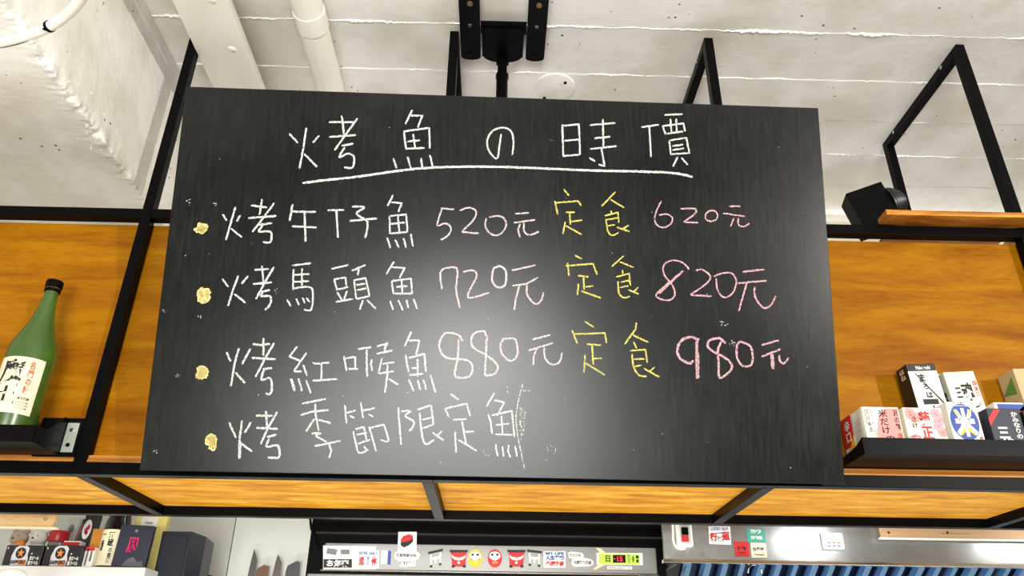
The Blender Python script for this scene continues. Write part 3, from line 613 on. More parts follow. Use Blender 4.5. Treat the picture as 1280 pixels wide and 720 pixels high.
# ------------------------------------------------------------------ bottle
bt = thing('glass_bottle', (-.996, 1.5495, .409+EYE), 'tall frosted green glass shochu bottle with cream label on the left shelf', 'bottle')
bz0 = .409+EYE; R = .0475; bcx, bcy = -1.0, 1.549
GL = bpy.data.materials.new('green_frosted_glass'); GL.use_nodes = True
g = GL.node_tree.nodes['Principled BSDF']; g.inputs['Base Color'].default_value = lin((80, 120, 44)); g.inputs['Roughness'].default_value = .28
g.inputs['Transmission Weight'].default_value = .55; g.inputs['Subsurface Weight'].default_value = 0; g.inputs['IOR'].default_value = 1.45; g.inputs['Coat Weight'].default_value = .4; g.inputs['Coat Roughness'].default_value = .25
prof = [(.040, 0), (R-.002, .003), (R, .010), (R, .195), (R-.001, .21), (R-.005, .226), (R-.012, .245), (R-.020, .266), (R-.026, .288), (R-.0305, .312), (R-.033, .335), (R-.0338, .350), (R-.0338, .362)]
obj('bottle_body', MB().lathe((bcx, bcy, bz0), prof, 56), GL, bt, 60)
obj('bottle_cap', MB().lathe((bcx, bcy, bz0), [(.0155, .349), (.0165, .350), (.0165, .356), (.0155, .357), (.0155, .360), (.0175, .3605), (.0178, .374), (.0168, .3765), (.008, .377)], 40), BLACKP, bt, 40)
obj('cap_ring', MB().lathe((bcx, bcy, bz0), [(.0158, .3565), (.0164, .3572), (.0158, .3579)], 40), mat('gold_band', (150, 120, 60), .4, metal=.7), bt, 40)
# curved label facing the dining side, turned a bit left
def on_bottle(a, zz, r): return Vector((bcx+r*math.sin(a), bcy-r*math.cos(a), bz0+zz))
a0, a1, lz0, lz1 = -.85, 1.22, .058, .178
mb = MB(); n = 30
vs = [on_bottle(a0+(a1-a0)*i/n, zz, R+.0005) for i in range(n+1) for zz in (lz0, lz1)]
mb.add(vs, [(2*i, 2*i+2, 2*i+3, 2*i+1) for i in range(n)])
LBL = mat('cream_label_paper', (232, 222, 192), .7, var=.2, vscale=60); obj('front_label', mb, LBL, bt, True)
def bend_text(s, aa, za, ab, zb, bold, m, name='label_text', lsp=1):
    vs, fs = glyphs(s, bold, lsp); ax, bx_ = min(v.x for v in vs), max(v.x for v in vs); ay, by = min(v.y for v in vs), max(v.y for v in vs)
    mb = MB(); mb.add([on_bottle(aa+(ab-aa)*(v.x-ax)/(bx_-ax), za+(zb-za)*(v.y-ay)/(by-ay), R+.0011) for v in vs], fs); return obj(name, mb, m, bt)
bend_text('魔\n王', -.45, .076, .46, .172, .022, PB, lsp=.95)
bend_text('名\n門\nの\n粋', .62, .100, .86, .170, .02, mat('ink_vermilion', (196, 70, 40), .6), lsp=1.0)
bend_text('本格焼酎', .52, .087, .98, .093, .02, PB)
for k in range(3): bend_text('さつまいも 米麹', .5, .080-.006*k, .98, .0835-.006*k, .0, PB)
# ------------------------------------------------------------------ cartons
def carton(label, xa, xb, y0, dep, z1, lean, body, front, sidefn=None, topm=None, rot=0, gable=0):
    z0 = .4107+.0034+EYE; z1 = z1+EYE; w, h = xb-xa, z1-z0
    M = Matrix.Translation((xa+w/2, y0+dep/2, z0)) @ Matrix.Rotation(rot, 4, 'Z') @ Matrix.Rotation(lean, 4, 'Y')
    lift = abs(math.sin(lean))*w/2; M = Matrix.Translation((0, 0, lift)) @ M
    t = thing('sake_carton', None, label, 'carton', 'sake cartons on the right shelf', M=M)
    mb = MB(); mb.boxm(M @ Matrix.Translation((0, 0, h/2)), (w, dep, h), .0012); obj('carton_body', mb, body, t)
    R3 = M.to_3x3(); fr = Frame(M @ Vector((-w/2, -dep/2, 0)), R3 @ Vector((1, 0, 0)), R3 @ Vector((0, 0, 1)))
    sf = Frame(M @ Vector((-w/2, dep/2, 0)), R3 @ Vector((0, -1, 0)), R3 @ Vector((0, 0, 1)))
    if gable:
        mb = MB(); mb.boxm(M @ Matrix.Translation((0, 0, h+gable*.4)), (w*.98, .003, gable), .0004); obj('top_fold', mb, body, t)
    front(t, fr, w, h)
    if sidefn: sidefn(t, sf, dep, h)
    return t
def R_(x0, y0, x1, y1): return [(x0, y0), (x1, y0), (x1, y1), (x0, y1)]
def ell(cx, cy, rx, ry, n=28, a0=0, a1=2*math.pi): return [(cx+rx*math.cos(a0+(a1-a0)*k/n), cy+ry*math.sin(a0+(a1-a0)*k/n)) for k in range(n)]
def pt(t, m, fr, *polys, h=.0006, name='printed_panel'):
    mb = MB()
    for P in polys: mb.plate(fr, P, .0002, h-.0002)
    return obj(name, mb, m, t)
def tx(t, m, fr, *items, name='printed_text', h=.0011, bold=.02, lsp=1):
    for it in items:
        mb = MB(); text(mb, fr, it[0], *it[1:5], bold=bold, h=h, lsp=lsp); o = obj(name, mb, m, t)
    return o
CRT = solid('carton_cream', (232, 226, 206), .5); CRW = solid('carton_white', (238, 236, 228), .45); CRB = solid('carton_black', (20, 18, 18), .45)
def fA(t, fr, w, h):
    pt(t, PP, fr, [(w*.30, 0), (w*.28, h*.42), (w*.42, h*.80), (w*.62, h*.96), (w*.97, h*.98), (w*.97, h*.30), (w*.9, 0)])
    tx(t, PB, fr, ('米\nだ\nけ', w*.42, h*.42, w*.66, h*.94), ('の\n酒', w*.46, 0.01, w*.76, h*.38), ('沢\nの\n鶴', w*.82, h*.5, w*.95, h*.94), bold=.02)
    tx(t, PR, fr, ('純\n米', w*.83, h*.2, w*.95, h*.44)); tx(t, PB, fr, ('月\n日\n本\n酒', w*.08, h*.45, w*.18, h*.92), ('さ\nけ\n米', w*.2, h*.1, w*.28, h*.5), bold=0)
    pt(t, PB, fr, R_(w*.06, h*.62, w*.24, h*.63), R_(w*.06, h*.93, w*.24, h*.94), R_(w*.06, h*.62, w*.07, h*.94), R_(w*.23, h*.62, w*.24, h*.94))
def sA(t, fr, w, h):
    tx(t, PGR, fr, *[('原材料名米米麹', w*(.15+.14*k), h*.2, w*(.22+.14*k), h*.85) for k in range(5)], bold=0)
def fB(t, fr, w, h):
    random.seed(3)
    for k in range(13):
        cx, cy = random.choice((random.uniform(.08, .27), random.uniform(.76, .93)))*w, random.uniform(.2, .9)*h
        P = []
        for j in range(24): r = .0115*(.75+.25*abs(math.cos(j*math.pi/24*8))); a = 2*math.pi*j/24; P.append((min(max(cx+r*math.cos(a), .001), w-.001), min(max(cy+r*math.sin(a), .001), h-.001)))
        pt(t, PPL if k % 3 else PP, fr, P, h=.0005+.00003*k, name='printed_flower')
        pt(t, PR, fr, ell(cx, cy, .0013, .0013, 8), h=.0012, name='flower_centre')
    tx(t, PR, fr, ('菊\n正\n宗', w*.36, .001, w*.66, h*.92), bold=.035, lsp=.95)
    tx(t, PB, fr, ('さ\nけ', w*.17, h*.55, w*.30, h*.80)); tx(t, PR, fr, ('ピン', w*.10, .03, w*.32, h*.42), bold=.04)
def fC(t, fr, w, h):
    pt(t, PBL, fr, ell(w*.48, h*.62, w*.46, h*.345, 36)); tx(t, PW, fr, ('米', w*.14, h*.34, w*.84, h*.88), bold=.05)
    tx(t, PY_, fr, ('ヽ', w*.18, h*.72, w*.36, h*.86), ('ノ', w*.6, h*.72, w*.8, h*.87), ('八', w*.2, h*.36, w*.78, h*.50), bold=.04, h=.0014)
    tx(t, PW, fr, ('NOMITAI SAKE', w*.22, h*.91, w*.78, h*.935), h=.0012); tx(t, PB, fr, ('JUNMAI', w*.22, h*.965, w*.78, h*.985))
    pt(t, PR, fr, R_(w*.84, .0, w*.95, h*.34)); tx(t, PB, fr, ('ま\nる', w*.62, h*.08, w*.76, h*.26), ('純\n米\n酒', w*.2, 0, w*.28, h*.26)); tx(t, PW, fr, ('日\n本\n酒', w*.86, h*.05, w*.93, h*.3), h=.0014)
def fD(t, fr, w, h):
    pt(t, PR, fr, [(w*.0, h*.62), (w*.0, h*.78), (w*.22, h*.97), (w*.42, h*.97)]); pt(t, PP, fr, R_(w*.6, 0, w, h*.09))
    tx(t, PW, fr, ('か\nみ\nな\nり\nの', w*.70, h*.36, w*.90, h*.93), ('三', w*.18, h*.36, w*.5, h*.6), ('代', w*.15, .016, w*.62, h*.36), bold=.03)
def fE(t, fr, w, h):
    pt(t, PW, fr, R_(w*.0, 0, w, h*.92)); tx(t, PW, fr, ('Mabo roshi', w*.3, h*.935, w*.8, h*.975))
    tx(t, PB, fr, ('ま', w*.30, h*.80, w*.52, h*.89), ('ろ', w*.36, h*.725, w*.56, h*.785), ('は', w*.40, h*.635, w*.62, h*.70), ('一', w*.22, h*.57, w*.74, h*.625), ('し', w*.5, h*.49, w*.72, h*.56), ('ぶ', w*.5, h*.3, w*.8, h*.44), bold=.04)
    pt(t, PGR, fr, [(w*.2, h*.9), (w*.24, h*.9), (w*.95, h*.58), (w*.92, h*.56)])
def sE(t, fr, w, h):
    tx(t, PCR, fr, ('は\nね', w*.3, h*.86, w*.75, h*.97)); tx(t, PGR, fr, *[('清酒原料米米麹アルコール', w*.2, h*(.45-.06*k), w*.85, h*(.47-.06*k)) for k in range(6)], bold=0)
def fF(t, fr, w, h):
    for k in range(22): pt(t, PCR, fr, R_(w*(.02+.044*k), h*.92, w*(.035+.044*k), h*.995), name='printed_rib')
    tx(t, PB, fr, ('魂', w*.40, h*.66, w*.78, h*.87), bold=.03); tx(t, PB, fr, ('三', w*.20, h*.70, w*.38, h*.82), bold=.03); tx(t, PR, fr, ('純\n米\n酒', w*.82, h*.70, w*.97, h*.89))
    pt(t, PB, fr, [(w*.2, h*.60), (w*.5, h*.585), (w*.8, h*.61), (w*.98, h*.68), (w*.8, h*.595), (w*.5, h*.56), (w*.22, h*.575)])
    for cx, cy in ((.14, .60), (.24, .63), (.2, .56), (.3, .585)): pt(t, PR, fr, ell(w*cx, h*cy, w*.07, h*.035, 12), h=.0008, name='printed_flower')
def sF(t, fr, w, h): pt(t, PR, fr, R_(w*.1, h*.2, w*.9, h*.62)); tx(t, PB, fr, ('魂', w*.2, h*.66, w*.8, h*.8))
def fG(t, fr, w, h): pt(t, PG, fr, [(0, h*.5), (w*.8, h*.9), (w, h*.6), (w, h*.5)]); tx(t, PB, fr, ('清\n酒', w*.3, h*.55, w*.7, h*.95))
def sG(t, fr, w, h):
    pt(t, PG, fr, [(w*.05, h*.78), (w*.78, h*.93), (w*.82, h*.74)]); pt(t, PGR, fr, [(w*.5, .01), (w*.95, .01), (w*.95, h*.48), (w*.6, h*.3)])
    tx(t, PB, fr, *[('日本酒純米酒原料米', w*.18, h*(.66-.045*k), w*.7, h*(.68-.045*k)) for k in range(6)], bold=0)
def fH(t, fr, w, h): pt(t, PBL, fr, R_(w*.1, h*.86, w, h*.97)); pt(t, PR, fr, [(w*.6, h*.8), (w, h*.95), (w, h*.6)])
def fI(t, fr, w, h): pt(t, PR, fr, R_(0, h*.5, w, h))
def sI(t, fr, w, h):
    pt(t, PR, fr, R_(w*.02, h*.35, w*.98, h*.99)); pt(t, PY_, fr, [(w*.15, h*.02), (w*.98, h*.02), (w*.98, h*.55), (w*.4, h*.28)], h=.0008)
    tx(t, PW, fr, ('辛\n口', w*.3, h*.45, w*.8, h*.9), h=.0014); tx(t, PB, fr, *[('注意未成年', w*.35, h*(.22-.06*k), w*.9, h*(.26-.06*k)) for k in range(3)], h=.0014)
carton('white carton with pink cloud and black brush writing, leftmost of the front row', .755, .832, 1.5062, .052, .513, 0, CRT, fA, sA)
carton('white carton with pink flowers and big red characters in the front row', .8405, .9215, 1.5062, .052, .513, 0, CRT, fB)
carton('white carton with a blue disc around a white rice character', .9345, .9975, 1.5062, .050, .527, 0, CRW, fC)
carton('dark navy carton with white writing and red corner at the right edge', 1.0165, 1.0855, 1.5062, .052, .5145, 0, PN, fD)
carton('dark carton beyond the navy one, end of the front row', 1.093, 1.162, 1.5062, .052, .511, 0, CRB, fD)
carton('tall narrow carton, white front with brush writing and black sides, back row', .9165, .9815, 1.566, .046, .634, math.radians(-3.2), CRB, fE, sE)
carton('tall cream carton with soul character and red blossoms, back row', .998, 1.067, 1.566, .048, .6165, math.radians(-4.0), CRT, fF, sF, gable=.004)
carton('kraft brown carton with a green triangle at the right edge, back row', 1.152, 1.222, 1.566, .058, .628, math.radians(-2.5), solid('kraft_card', (190, 168, 126), .7), fG, sG)
carton('low carton with blue and red top band behind the navy carton', 1.075, 1.140, 1.562, .040, .5475, 0, CRW, fH)
carton('red and yellow carton behind the pink cloud carton, against the panel', .756, .826, 1.562, .052, .515, 0, CRW, fI, sI)
# ------------------------------------------------------------------ plank and speaker on top of the canopy
PK = wood('pine_plank', (112, 62, 20), (188, 120, 44), (222, 166, 84), (2, 7, 14), 2.4, .45, 8)
fr = Frame((0, 0, ZT+.0006), (1, 0, 0), (0, 1, 0)); xp = X0+3*SP
mb = MB(); mb.plate(fr, [(.9395, 1.552), (1.95, 1.552), (1.95, 1.70), (xp+BW+.002, 1.70), (xp+BW+.002, 1.598), (xp-.002, 1.598), (xp-.002, 1.70), (.990, 1.70), (.990, 1.597), (.9395, 1.597)], .014)
pk = obj('wooden_plank', mb, PK)
tag(pk, 'weathered pine plank lying on top of the canopy frame at the right', 'plank')
# black box speaker left of the plank
sx, sy_, sz = .922, 1.628, ZT+.0015
M = Matrix.Translation((sx, sy_, sz)) @ Matrix.Rotation(math.radians(-16), 4, 'Y') @ Matrix.Rotation(math.radians(-14), 4, 'Z')
spk = thing('loudspeaker', None, 'small black loudspeaker box perched on the canopy beside the pine plank', 'speaker', M=Matrix.Translation((sx, sy_, sz)))
mb = MB(); mb.boxm(M @ Matrix.Translation((.047, .035, .058)), (.094, .07, .114), .002); obj('cabinet', mb, BLACKP, spk)
mb = MB(); M2 = M @ Matrix.Translation((.0945, .035, .060)) @ Matrix.Rotation(math.radians(90), 4, 'Y')
for k in range(7):
    r = .046*math.cos(k*.19); mb.cyl(M2 @ Vector((0, 0, .006*k)), M2 @ Vector((0, 0, .006*k+.0045)), r, 28, r*.98)
mb.cyl(M2 @ Vector((0, 0, 0)), M2 @ Vector((0, 0, .036)), .026, 20); obj('ribbed_back', mb, mat('dark_grey_ribs', (24, 25, 27), .4), spk, 30)
# ------------------------------------------------------------------ kitchen behind
def pxbox(mb, x0, y0, x1, y1, Y, dep, bev=0):
    a, b = oy(x0, (y0+y1)/2, Y), oy(x1, (y0+y1)/2, Y); c, d = oy((x0+x1)/2, y1, Y), oy((x0+x1)/2, y0, Y)
    mb.box((a.x, Y, c.z), (b.x, Y+dep, d.z), bev); return mb
class PF(Frame):        # a real upright plane; photo points become plane coordinates
    def __init__(s, Y): super().__init__((0, Y, 0), (1, 0, 0), (0, 0, 1)); s.Y = Y
    def q(s, px, py): v = oy(px, py, s.Y); return (v.x, v.z)
    def poly(s, P): return [s.q(*p) for p in P]
    def rect(s, x0, y0, x1, y1): a = s.q(x0, y1); b = s.q(x1, y0); return (a[0], a[1], b[0], b[1])
def ptx(t, m, pf, *items, name='printed_text', h=.0016, bold=.03, lsp=1):
    for it in items:
        mb = MB(); text(mb, pf, it[0], *pf.rect(*it[1:5]), bold=bold, h=h, lsp=lsp); o = obj(name, mb, m, t)
    return o
def ppt(t, m, pf, *polys, h=.001, name='printed_panel', label=None):
    mb = MB()
    for P in polys: mb.plate(pf, pf.poly(P), .0004, h-.0004)
    o = obj(name, mb, m, t); 
    if label: o['label'] = label
    return o
# --- upright fridge
FY = 2.5
fa = oy(389, 660, FY).x; fb = oy(829, 660, FY).x; ftop = oy(600, 650.5, FY).z
fg = thing('upright_fridge', ((fa+fb)/2, FY+.3, 0), 'tall stainless commercial fridge with black top and row of stickers under the canopy', 'fridge')
obj('cabinet', MB().box((fa, FY, .12), (fb, 2.94, ftop), .004), BLACKP, fg)
z1 = oy(600, 681.5, FY-.02).z; z0 = oy(600, 715, FY-.02).z
obj('control_panel', MB().box((oy(404, 700, FY-.02).x, FY-.02, z0), (oy(821, 700, FY-.02).x, FY-.001, z1), .003), mat('fridge_steel', (140, 139, 136), .34, metal=.7, bump=.05, bscale=40), fg)
obj('panel_lip', MB().box((oy(402, 700, FY-.03).x, FY-.032, z0-.005), (oy(822, 700, FY-.03).x, FY-.001, z0-.0006), .0015), CHROME, fg)
zz = oy(600, 669, FY-.015).z
obj('header_highlight', MB().box((fa+.02, FY-.018, zz-.003), (fb-.01, FY-.001, zz+.003), .001), mat('header_highlight_gloss', (60, 54, 50), .2, metal=.5), fg)  # this strip and the next stand in for highlights on the black header
obj('header_highlight', MB().box((fa+.02, FY-.022, ftop-.008), (fb-.005, FY-.001, ftop-.001), .001), mat('header_highlight_gloss', (60, 54, 50), .2, metal=.5), fg)
for (a, b) in ((fa+.012, (fa+fb)/2-.004), ((fa+fb)/2+.004, fb-.012)):
    d_ = obj('fridge_door', MB().box((a, FY-.03, .16), (b, FY-.002, z0-.012), .004), mat('fridge_steel', (186, 184, 180), .3), fg)
    obj('door_handle', MB().box((b-.05, FY-.05, 1.0), (b-.03, FY-.031, 1.5), .004), BLACKP, d_)
for x in (fa+.05, fb-.05):
    mb = MB(); mb.cyl((x, FY+.06, 0), (x, FY+.06, .12), .022, 14); obj('foot', mb, BLACKP, fg, 30)
mb = MB(); mb.tube([oy(x, y, FY-.03) for x, y in smooth_pts([(388, 648), (389, 660), (392, 668), (394, 678), (397, 686)])], .004, 8); obj('power_cable', mb, BLACKP, fg, True)
pf = PF(FY-.0205)
ppt(fg, PW, pf, [(404, 682), (470, 683), (470, 712), (404, 712)], name='sticker', label='white sticker with grey blocks and black characters')
ppt(fg, PGR, pf, [(409, 685), (422, 687), (420, 694), (408, 692)], [(426, 687), (437, 687), (437, 693), (426, 693)], h=.0014); ppt(fg, PB, pf, [(404.5, 699), (440, 699), (440, 709.5), (404.5, 709.5)], h=.0014)
ptx(fg, PW, pf, ('お気楽', 408, 700, 437, 708.5), h=.002, bold=.05)
ppt(fg, PW, pf, [(447, 688), (474, 688), (474, 711), (447, 711)], h=.0016, name='sticker', label='white sticker with blue lettering and red characters')
ptx(fg, PBL, pf, ('RETIRE  EARLY', 449, 690, 472, 693.5), ('早\n日', 458, 696, 462, 706), h=.0021); ptx(fg, PR, pf, ('退', 448, 696, 456, 707), ('休', 463.5, 696, 472, 707), h=.0021, bold=.05)
ppt(fg, PW, pf, [(477, 688), (485, 688), (484, 705), (476, 705)], name='sticker'); ppt(fg, PBL, pf, [(485, 688), (489, 689), (488, 706), (484, 705)], name='sticker')
ppt(fg, PW, pf, [(498, 665), (521, 665), (520.5, 690), (497, 690)], h=.002, name='sticker', label='white sticker with a red and black sushi roll')
ppt(fg, PW, pf, [(494, 691), (497, 689), (521, 689.5), (525, 692), (524, 698), (520, 700), (519, 708), (500, 709), (498, 701), (493, 698)], h=.0022, name='sticker', label='white cloud shaped sticker with black handwriting')
ptx(fg, PB, pf, ('不要再愛自拍，', 495, 692.5, 522, 696.5), ('好不好？！', 499, 702, 518, 706), h=.0027, bold=.02)
fr2 = pf
mb = MB(); mb.plate(pf, pf.poly([(501, 675), (516, 670), (516.5, 677), (511, 682), (505, 684.5), (501, 682)]), .0004, .002); obj('printed_roll', mb, PB, fg)
mb = MB(); mb.plate(pf, pf.poly([(500.8, 675), (504, 670.5), (511, 668), (516, 669.5), (516, 673), (512, 676), (504, 678), (501, 677.5)]), .0004, .0026); obj('printed_roe', mb, PR, fg)
def gate(cx, cy, w, h, red, tilt=0):
    t_ = tilt
    def P(x, y): return (cx+x*w*.5, cy+y*h*.5+x*t_)
    if red:
        ppt(fg, PR, pf, [P(-.9, -.75), P(.9, -.75), P(.75, .9), P(-.75, .9)], name='sticker', label='red shrine gate sticker')
    else:
        ppt(fg, PCR, pf, [P(-.75, -.6), P(-.55, -.6), P(-.5, .8), P(-.7, .8)], [P(.55, -.6), P(.75, -.6), P(.75, .8), P(.55, .8)], [P(-.12, -.2), P(.12, -.2), P(.1, .6), P(-.1, .6)], name='sticker', label='black and white shrine gate sticker')
    ppt(fg, PB, pf, [P(-1.05, -1), P(1.05, -1), P(1, -.72), P(-1, -.72)], [P(-.8, .72), P(-.45, .72), P(-.45, 1), P(-.8, 1)], [P(.45, .72), P(.8, .72), P(.8, 1), P(.45, 1)], h=.0018)
    ppt(fg, PW, pf, [P(-.8, -.45), P(-.5, -.22), P(0, -.12), P(.5, -.22), P(.8, -.45), P(.78, -.15), P(.45, .1), P(0, .2), P(-.45, .1), P(-.78, -.15)], h=.002)
    if red: ppt(fg, PW, pf, [P(.15*math.cos(k), .45+.15*math.sin(k)) for k in (0, .8, 1.6, 2.4, 3.2, 4, 4.8, 5.6)], h=.002)
gate(544.5, 698, 18, 20, False, -2); gate(573.5, 698.5, 22, 22, True); gate(645.5, 698.5, 22, 22, True); gate(668, 698, 18, 20, False, 1)
def daruma(cx, m, m2):
    E = lambda x, y, rx, ry, n=24: [(cx+x+rx*math.cos(2*math.pi*k/n), 698+y+ry*math.sin(2*math.pi*k/n)) for k in range(n)]
    ppt(fg, m, pf, E(0, 0, 9, 11.5), name='sticker', label='round doll sticker in '+('gold' if m is PY_ else 'red'))
    ppt(fg, PW, pf, E(0, -3, 7, 5.5), h=.0016, name='printed_face'); ppt(fg, PB, pf, E(-3.2, -4.5, 1.8, 1.4, 10), E(3.2, -4.5, 1.8, 1.4, 10), E(-5, 1, .8, .8, 8), E(5, 1, .8, .8, 8), h=.002)
    ppt(fg, m2, pf, E(0, 5.2, 4, 1.8, 14), h=.002)
daruma(594, PY_, solid('ink_light_gold', (240, 214, 60), .5)); daruma(618.5, PR, POR)
ppt(fg, PW, pf, [(679.5, 689), (707, 689), (707, 709.5), (679.5, 709.5)], name='sticker', label='white sticker with blue and red characters')
ptx(fg, PBL, pf, ('MY LIFE', 682, 690.5, 705, 693.5), ('人生苦短', 682, 694.5, 705, 700.5), bold=.05); ptx(fg, PR, pf, ('必須性感', 682, 701.5, 705, 707.5), bold=.05)
ppt(fg, PW, pf, [(710, 691), (714, 689.5), (727, 691), (730, 694), (729, 697), (738, 699), (742, 702), (741, 706), (736, 708), (717, 708.5), (714, 704), (716, 699), (711, 697)], name='sticker', label='white cloud shaped sticker with small black writing')
ptx(fg, PB, pf, ('努力工作，', 712, 692.5, 727, 696.5), ('也要努力花錢', 717, 701, 739, 705.5), bold=.02)
ppt(fg, PW, pf, [(745.5, 691), (803, 691.5), (803.5, 706.5), (746, 706)], h=.0016, name='display_frame'); ppt(fg, solid('display_lime', (176, 208, 60), .4), pf, [(748.5, 692.2), (799, 692.8), (799, 705.6), (748.5, 705)], h=.002, name='display_panel', label='lime green control display')
ppt(fg, solid('display_window', (30, 4, 8), .2), pf, [(766, 694), (781.5, 694), (782, 703.5), (766, 703.5)], h=.0026, name='display_window')
ptx(fg, mat('led_red', (200, 20, 30), .5, emit=((255, 30, 50), 2.2)), pf, ('15', 771.5, 696, 778, 702), ('-', 767, 698.3, 769, 699.2), h=.0031, bold=.02)
ptx(fg, PB, pf, ('日', 757, 694.5, 762.5, 702.5), ('▲\n●\n▼', 790, 695, 792.5, 703), ('■\n●', 795, 694.5, 798, 703.5), h=.0026); ptx(fg, PG, pf, ('三\n三', 784, 694, 787.5, 703.5), h=.0026)
ppt(fg, PW, pf, [(759, 707.5), (790, 708), (790, 712), (759, 711.5)], name='sticker'); ptx(fg, PGR, pf, ('REFRIGERATOR', 761, 708.6, 788, 711), bold=0)
ppt(fg, solid('pale_yellow_tape', (238, 226, 150), .5), pf, [(745, 685), (751, 686), (757, 691), (750, 691)], [(756, 706), (745, 712), (741, 712), (748, 706)], name='tape')
# --- extractor hood
HY = 2.3
ha = oy(829, 680, HY).x; z0 = oy(1050, 702.5, HY).z; hz1 = 2.33
hd = thing('extractor_hood', (1.4, HY+.3, z0), 'long stainless steel extractor hood with stickers and blue baffle filters at the right', 'hood')
obj('hood_front', MB().box((ha, HY, z0), (3.2, HY+.012, hz1), .002), STEELH, hd)
obj('hood_lip', MB().box((ha-.006, HY-.012, z0-.010), (3.2, HY+.012, z0-.0005), .002), CHROME, hd)
obj('hood_side', MB().box((fb+.004, HY+.0125, z0), (fb+.016, 2.94, hz1), .002), STEELH, hd)
obj('hood_top', MB().box((fb+.017, HY+.0125, hz1-.012), (3.2, 2.94, hz1), .002), STEELH, hd)
BAF = mat('baffle_steel', (120, 160, 205), .22, metal=.9); BAFD = mat('baffle_dark', (14, 26, 52), .3, metal=.4)
x = fb+.018; sl = math.tan(math.radians(30)); y0_, y1_ = HY+.016, HY+.50; za = z0-.006; zb = za-(y1_-y0_)*sl
obj('filter_back', MB().add([(fb+.017, y0_+.0, za+.034), (3.18, y0_, za+.034), (3.18, y1_, zb+.034), (fb+.017, y1_, zb+.034), (fb+.017, y0_, za+.038), (3.18, y0_, za+.038), (3.18, y1_, zb+.038), (fb+.017, y1_, zb+.038)], [(0, 3, 2, 1), (4, 5, 6, 7), (0, 1, 5, 4), (2, 3, 7, 6), (1, 2, 6, 5), (0, 4, 7, 3)]), BAFD, hd)
k = 0
while x < 3.1:
    w = .024+.004*((k*5) % 3); mb = MB(); vs = []
    for y, z in ((y0_, za), (y1_, zb)):
        vs += [(x, y, z+.018), (x+w*.22, y, z), (x+w*.78, y, z), (x+w, y, z+.018), (x+w*.74, y, z+.004), (x+w*.26, y, z+.004)]
    mb.add(vs, [(i, (i+1) % 6, 6+(i+1) % 6, 6+i) for i in range(6)]+[(5, 4, 3, 2, 1, 0), (6, 7, 8, 9, 10, 11)]); obj('baffle', mb, BAF, hd)
    x += .052; k += 1
q = oy(944, 706, HY+.03); mb = MB(); mb.tube([Vector((q.x+.02*math.cos(a), q.y+.01, q.z-.022+.024*math.sin(a))) for a in [math.pi*i/10 for i in range(11)]], .0022, 8); obj('filter_handle', mb, CHROME, hd, True)
ph = PF(HY-.0002)
mb = MB(); pxbox(mb, 846, 653, 866, 683, HY-.022, .0215, .003); sw = obj('switch_box', mb, solid('switch_white', (226, 226, 218), .4), hd)
mb = MB(); pxbox(mb, 850, 656, 863, 679, HY-.0235, .0013); obj('switch_plate', mb, solid('switch_grey', (190, 190, 184), .4), hd)
mb = MB(); pxbox(mb, 852, 659, 860.5, 668.3, HY-.028, .004, .001); obj('black_rocker', mb, BLACKP, hd, label='black rocker switch')
mb = MB(); pxbox(mb, 852.3, 668.8, 861, 677, HY-.028, .004, .001); obj('red_rocker', mb, PR, hd, label='red rocker switch')
mb = MB(); mb.tube([oy(x_, y_, HY-.006) for x_, y_ in smooth_pts([(841, 650), (841.5, 665), (842, 677), (846, 684), (852, 686), (857, 684.5)])], .004, 8); obj('switch_cable', mb, solid('switch_white', (226, 226, 218), .4), hd, True)
ppt(hd, PW, ph, [(885.5, 658), (912.5, 658), (914, 681), (886.5, 680)], name='sticker', label='white sticker with red characters and blue lettering')
ptx(hd, PBL, ph, ('LUCKY GUY', 888.5, 659.5, 910, 663), ('一\n個', 897, 666, 902, 677), h=.0018); ptx(hd, PR, ph, ('行', 887.5, 666, 896, 676.5), ('運', 902.5, 665, 911.5, 677), h=.0018, bold=.05)
ppt(hd, PTE, ph, [(933, 660.5), (955.5, 661), (957.5, 678), (934.5, 678)], name='sticker', label='teal green sticker with white writing'); ptx(hd, PW, ph, ('熱炒', 938, 662, 951, 667), ('熱炒區', 938.5, 670, 952.5, 674.5), h=.0018, bold=.05)
ppt(hd, PR, ph, [(917.5, 677), (935.5, 677), (937, 696), (919, 696)], h=.0012, name='sticker', label='red sticker with dark writing'); ptx(hd, PB, ph, ('炸物', 922, 683, 932, 688), ('ABC', 922, 690, 932, 692), h=.002)
ppt(hd, PCR, ph, [(938, 678.5), (957, 679), (959, 697), (939.5, 697)], h=.0012, name='sticker', label='cream sticker with black writing'); ptx(hd, PB, ph, ('台灣味', 941, 684, 955, 689), ('Taiwan', 942.5, 692, 955, 694.5), h=.002)
mb = MB(); pxbox(mb, 1028.5, 666, 1055, 686.5, HY-.014, .0135, .004); obj('timer_box', mb, solid('switch_white', (226, 226, 218), .4), hd, label='white timer with red and blue buttons')
pq = PF(HY-.0142); ppt(hd, PGR, pq, [(1034, 668.5), (1050, 669), (1050, 669.5), (1034, 669)], [(1034, 674), (1050, 674.5), (1050, 675), (1034, 674.5)])
for i in range(3):
    ppt(hd, PR, pq, [(1034.5+6*i, 677.3), (1038+6*i, 677.8), (1038+6*i, 679.3), (1034.5+6*i, 678.8)], name='button'); ppt(hd, PBL, pq, [(1035+6*i, 681.3), (1038.5+6*i, 681.8), (1038.5+6*i, 683.6), (1035+6*i, 683.1)], name='button')
kb = MB(); pxbox(kb, 1101, 655, 1420, 675, HY-.026, .01, .001); bo_ = obj('kraft_board', kb, solid('kraft_brown', (178, 142, 104), .6))
tag(bo_, 'flat brown board with white lower edge propped on the hood front', 'board')
mb = MB(); pxbox(mb, 1101, 674.2, 1420, 676.2, HY-.028, .011); o_ = obj('board_edge', mb, PW, bo_); o_['label'] = 'white edge strip'
